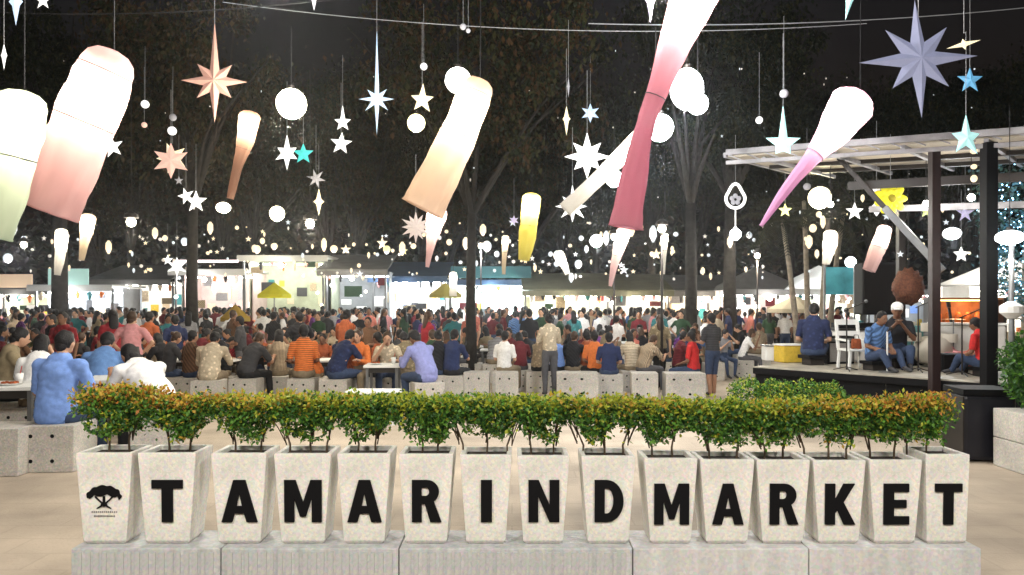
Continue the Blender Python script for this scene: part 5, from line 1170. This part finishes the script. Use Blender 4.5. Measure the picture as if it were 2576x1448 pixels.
# teardrop lantern: hollow ring with a small flower inside
def teardrop():
    d = 15; k = d / FPX; t = thing("teardrop_lantern", "hollow white teardrop lantern with a small flower inside", "lantern", PX(1850, 500, d))
    pts = []
    for i in range(29):
        a = PI / 2 + 2 * PI * i / 28; r = 24 * (1 + .55 * max(0, math.sin(a)) ** 6); pts.append(Vector((r * math.cos(a) * k * (1 - .2 * max(0, math.sin(a)) ** 2), 0, r * math.sin(a) * k)))
    mb = MB(); mb.tube(pts, .032, 8, False); mb.build("ring", P_lit, t, True)
    mb = MB()
    for j in range(5): a = PI / 2 + 2 * PI * j / 5; mb.ell((9 * k * math.cos(a), 0, 9 * k * math.sin(a) - .02), (.05, .02, .05), 8, 6)
    mb.build("flower", P_grey, t, True)
    mb = MB(); mb.tube([(0, 0, -24 * k), (0, 0, -75 * k)], .012, 6); mb.ell((0, 0, -75 * k), .04, 8, 6); mb.build("pendant", P_lit, t); mb = MB(); mb.tube([(0, 0, 36 * k), (0, 0, 36 * k + 1)], .004, 5); mb.build("cord", M_cable, t)
teardrop()
def flower():
    d = 11.5; k = d / FPX; t = thing("flower_lantern", "yellow flower shaped lantern beside the inclined brace", "lantern", PX(2240, 500, d)); m = mat("petal_yellow", (.72, .66, .03), .6, .1, 6, emit=.30, ecol=(.9, .85, .05), transl=0)
    for r_ in range(2):
        for j in range(9):
            a = 2 * PI * j / 9 + r_ * .35; R1 = (40, 25)[r_] * k; mb = MB(); c = Vector((R1 * .6 * math.cos(a), -.03 * r_, R1 * .6 * math.sin(a)))
            mb.ell(c, (R1 * .48, .02, R1 * .26), 10, 6, Matrix.Rotation(-a, 3, 'Y')); mb.build("petal", m, t, True)
    mb = MB(); mb.ell((0, -.05, 0), (.06, .04, .06), 10, 8, jit=.3); mb.build("flower_centre", mat("petal_centre", (.35, .30, .02), .7), t, True); mb = MB(); mb.tube([(0, 0, .1), (0, 0, 1)], .004, 5); mb.build("cord", M_cable, t)
flower()
# cables overhead
cable("cable", PX(560, 6, 11), PX(2180, 60, 11), .25, "grey cable crossing the whole width near the top edge")
cable("cable", PX(1480, 60, 12), PX(2600, 18, 12), .12, "second pale cable running above the lavender star", r=.009)
cable("cable", PX(-40, 30, 9), PX(900, -8, 9), .1, "dark cable over the biggest windsock", M_cord)
# street lamp at the picture edge, next to the black post
x, y = at(2545, 9.0)
t = thing("lamp_post", "pale lamp post with a stepped pedestal past the black stage post", "lamp post", (x, y, gz(y)))
mb = MB(); mb.tube([(0, 0, 0), (0, 0, 1.2), (0, 0, 2.35)], [.045, .035, .03], 10); mb.build("pole", M_steel, t, True); mb = MB(); mb.tube([(0, 0, 1.45), (0, 0, 1.52), (0, 0, 1.6), (0, 0, 1.66)], [.05, .13, .13, .04], 14); mb.build("collar", M_white, t)
# blue fairy lit tree at the picture edge
def fairy_tree():
    rr = random.Random(9); p = PX(2585, 470, 17); t = thing("fairy_light_tree", "tree wrapped in icy blue fairy lights at the picture edge", "tree", (p.x, p.y, gz(p.y)))
    mb = MB(); mb.tube([(0, 0, -.1), (0, 0, 3.2)], [.16, .1], 10); mb.build("trunk", M_palet, t, True)
    mb = MB(); lf = MB()
    for k in range(420):
        a = rr.uniform(0, 6.28); z = rr.uniform(1.6, 5.4); r = 1.0 * math.sin(min(1, (z - 1.2) / 3.2) * PI * .55) * rr.uniform(.6, 1); c = Vector((r * math.cos(a), r * math.sin(a), z)); mb.ell(c, .017, 6, 4)
        for _ in range(6): lf.cur = rr.choice((0, 1)); leaf(lf, c + Vector((rr.gauss(0, .12), rr.gauss(0, .12), rr.gauss(0, .12))), .12, .04, rq(rr))
    lf.build("crown", [mat("leaf_blue_tree", (.04, .09, .06), .6), mat("leaf_pale_tree", (.10, .2, .22), .6)], t)
    o = mb.build("fairy_light", mat("fairy_blue", (.4, .7, 1), emit=9, ecol=(.35, .68, 1)), t); o["kind"] = "stuff"
    lamp("fairy_glow", (0, -.9, 3.6), 130, (.4, .7, 1), .6, t)
fairy_tree()
# far bulbs among the trees and over the stalls
M_bw = mat("far_bulb_warm", (.2, .18, .15), emit=1.25, ecol=(1, .82, .52)); M_bc = mat("far_bulb_cool", (.2, .18, .15), emit=.95, ecol=(.84, .93, 1)); M_by = mat("far_bulb_yellow", (.2, .18, .15), emit=1.0, ecol=(1, .92, .40)); M_bd = mat("far_bulb_dim", (.6, .6, .6), emit=.45, ecol=(1, .84, .66))
for m in (M_bw, M_bc, M_by, M_bd): m.cycles.emission_sampling = 'NONE'
def bulbs():
    rr = random.Random(21)
    fixed = [(390, 588, 24, 13, M_bw), (415, 600, 24, 9, M_bw), (625, 602, 25, 8, M_bw), (640, 625, 25, 10, M_bw), (660, 607, 25, 9, M_bw), (690, 620, 25, 12, M_bw), (815, 617, 25, 12, M_bw), (870, 628, 25, 13, M_bw), (973, 628, 24, 13, M_by), (1015, 632, 24, 11, M_by), (1040, 620, 24, 10, M_bw), (1130, 610, 22, 10, M_bw), (1215, 580, 23, 14, M_bw), (1225, 620, 23, 16, M_bc), (1250, 640, 23, 9, M_bc),
             (1290, 560, 22, 10, M_bc), (1462, 600, 22, 9, M_bc), (1525, 600, 22, 13, M_bc), (1455, 665, 22, 13, M_bc), (1475, 628, 22, 9, M_bc), (1437, 700, 22, 11, M_bc), (1400, 665, 23, 10, M_bc), (1570, 680, 22, 11, M_bc), (1563, 668, 22, 9, M_bc), (1700, 590, 22, 9, M_bc), (1643, 590, 20, 16, M_bc), (1640, 640, 22, 8, M_bw), (1385, 640, 22, 8, M_bc), (1768, 683, 24, 9, M_bw), (1885, 592, 24, 10, M_bc),
             (2045, 575, 18, 13, M_bw), (2035, 610, 18, 16, M_bw), (2070, 560, 18, 12, M_bw), (2055, 640, 18, 10, M_bw), (2060, 540, 18, 10, M_bw), (2265, 640, 13, 9, M_bc), (2230, 545, 14, 10, M_bc), (2450, 380, 10.5, 12, M_bw), (2450, 450, 10.5, 11, M_bw), (2450, 420, 10.5, 10, M_bw), (35, 575, 26, 13, M_bc), (20, 650, 24, 15, M_bc), (60, 600, 26, 8, M_bc), (2380, 560, 14, 8, M_bc), (2490, 610, 13, 8, M_bw), (1090, 735, 27, 9, M_bw), (540, 725, 26, 15, M_bc), (905, 690, 26, 9, M_bc), (2170, 500, 14, 7, M_bw)]
    for k in range(13): fixed.append((300 + k * 125 + rr.uniform(-40, 40), rr.uniform(575, 645), rr.uniform(23, 29), rr.uniform(12, 14), rr.choice((M_bw, M_bw, M_bc))))
    for k in range(110): fixed.append((rr.uniform(60, 1950), 590 + rr.random() * 110, rr.uniform(22, 29), rr.uniform(2.5, 5.5), rr.choice((M_bw, M_bw, M_bc, M_bd, M_bd))))
    for k in range(70): fixed.append((rr.uniform(250, 1950), 560 + rr.random() ** 1.4 * 150, rr.uniform(20, 30), rr.uniform(2.5, 6), rr.choice((M_bw, M_bw, M_bc, M_bd))))
    for k in range(26): fixed.append((rr.uniform(2000, 2500), rr.uniform(470, 690), rr.uniform(14, 22), rr.uniform(2, 5), rr.choice((M_bw, M_bc))))
    for k in range(44): fixed.append((rr.uniform(120, 2500), rr.uniform(120, 540), rr.uniform(14, 26), rr.uniform(1.5, 3), rr.choice((M_bd, M_bc, M_bd))))
    protos = {}
    cnt = {}
    for px, py, d, r, m in sorted(fixed, key=lambda q: -q[0]):
        if m.name not in protos:
            mb = MB(); mb.ell((0, 0, 0), 1, 10, 7); m2_ = star_mesh(5, 1.5, .62, .4); m3_ = MB(); m3_.tube([(0, 0, 1.6), (0, 0, .9), (0, 0, -.4), (0, 0, -1.5)], [.25, .75, .8, .2], 8)
            protos[m.name] = (mb.mesh("light_bulb", m, True), m2_.mesh("light_bulb", m), m3_.mesh("light_bulb", m, True))
        o = link("light_bulb", protos[m.name][rr.choice((0, 0, 1, 2))], None, PX(px, py, d)); s_ = r * (.72 if r > 7 else .85) * d / FPX; o.scale = (s_, s_, s_ * rr.uniform(.85, 1.25))
        if r >= 12 and d > 20: lamp("bulb_light", (0, 0, -1.35), 50, (1, .86, .62) if m is M_bw else (.9, .96, 1), .06, o)
        zone = "small" if r < 7 else "round"
        place = "high among the dark trees" if py < 550 else "over the stalls before the open square" if px < 1187 else "over the open square stalls" if px < 1950 else "between palms and stage posts"
        k = (zone, m.name, place); cnt[k] = cnt.get(k, 0) + 1; c_ = cnt[k]
        od = ORD[c_ - 1] if c_ <= 15 else "%d%s" % (c_, {1: "st", 2: "nd", 3: "rd"}.get(c_ % 10, "th"))
        tag(o, "%s %s %s bulb from the stage side, %s" % (od, zone, {"far_bulb_warm": "warm white", "far_bulb_cool": "cool white", "far_bulb_yellow": "yellow", "far_bulb_dim": "dim amber"}[m.name], place), "light bulb", "%s bulbs %s" % (zone, place))
bulbs()
# lamps added over the diners to light the crowd, besides one real pole
def area_post(px, d, h, label, power, col=WARM, hang=False):
    x, y = at(px, d); t = thing("added_lamp" if hang else "lamp_post", label, "lamp" if hang else "lamp post", (x, y, gz(y))); mb = MB(); mb.tube([(0, 0, h + .1), (0, 0, h + 3)] if hang else [(0, 0, 0), (0, 0, h)], .008 if hang else [.035, .025], 8); mb.build("cord" if hang else "pole", M_dark, t, True)
    mb = MB(); mb.tube([(0, 0, h - .02), (0, 0, h + .05), (0, 0, h + .12)], [.14, .13, .03], 14); mb.build("cap", M_dark, t); mb = MB(); mb.ell((0, 0, h - .1), .09, 12, 8); mb.build("bulb", mat("bulb_w", (1, 1, 1), emit=22, ecol=WARM), t, True); lamp("post_light", (0, 0, h - .26), power, col, .1, t)
area_post(1545, 20.5, 3.9, "thin lamp post added to light the crowd behind the navy shirted man", 420, NEUT); area_post(1665, 16.5, 3.7, "slim lamp post with white lantern before the thick trunk", 260, NEUT); area_post(780, 15, 3.6, "capped lamp added to light the diners under the slim cream star", 260, WARM, True); area_post(330, 14.8, 3.6, "capped lamp added to light the dark red shirts", 190, WARM, True); area_post(1210, 25, 4.0, "thin lamp post added for light by the cyan lit stall", 380, COOL); area_post(1905, 24, 3.6, "thin lamp post added for light beside the brown grey trunk", 300, WARM)
area_post(60, 22, 3.8, "capped lamp added for light before the stall with the cream sign", 200, NEUT, True)
# the string of globe lanterns goes on over and behind the camera
for i, (x, y, z, p, lb) in enumerate(((-3.2, .6, 4.4, 760, "globe lantern hung above the paving before the tree emblem planter"), (0.2, -0.6, 4.7, 840, "globe lantern hung above the paving before the letter I planter"), (3.4, .4, 4.5, 760, "globe lantern hung above the paving before the E planter"), (-2.4, 7.4, 5.2, 460, "globe lantern hung over the stools behind the tree emblem"), (1.8, 7.8, 5.2, 800, "globe lantern hung over the empty paving behind the shrubs"))):
    t = thing("globe_lantern", lb, "lantern", (x, y, z)); mb = MB(); mb.ell((0, 0, 0), .2, 20, 14); mb.build("shade", mat("globe_near", (1, 1, 1), emit=8, ecol=NEUT), t, True); lamp("globe_light", (0, 0, -.3), p, NEUT, .25, t)
    mb = MB(); mb.tube([(0, 0, .19), (0, 0, 1.5)], .006, 5); mb.build("cord", M_cord, t)

# ------------------------------------------------------------------ thin smoke and haze, added for soft halos round the lamps
def haze():
    mb = MB(); mb.box((0, 29, 9.5), (150, 84, 22.0)); m = bpy.data.materials.new("haze"); m.use_nodes = True
    n = m.node_tree.nodes; n.clear(); v = n.new("ShaderNodeVolumePrincipled"); v.inputs["Density"].default_value = HAZE; v.inputs["Color"].default_value = (.9, .92, .95, 1); v.inputs["Anisotropy"].default_value = 0.88
    o_ = n.new("ShaderNodeOutputMaterial"); m.node_tree.links.new(v.outputs[0], o_.inputs["Volume"]); o = mb.build("haze", m); o["kind"] = "stuff"; o["label"] = "thin smoke and haze added over the night market for lamp halos"
HAZE = 0.0008
haze()
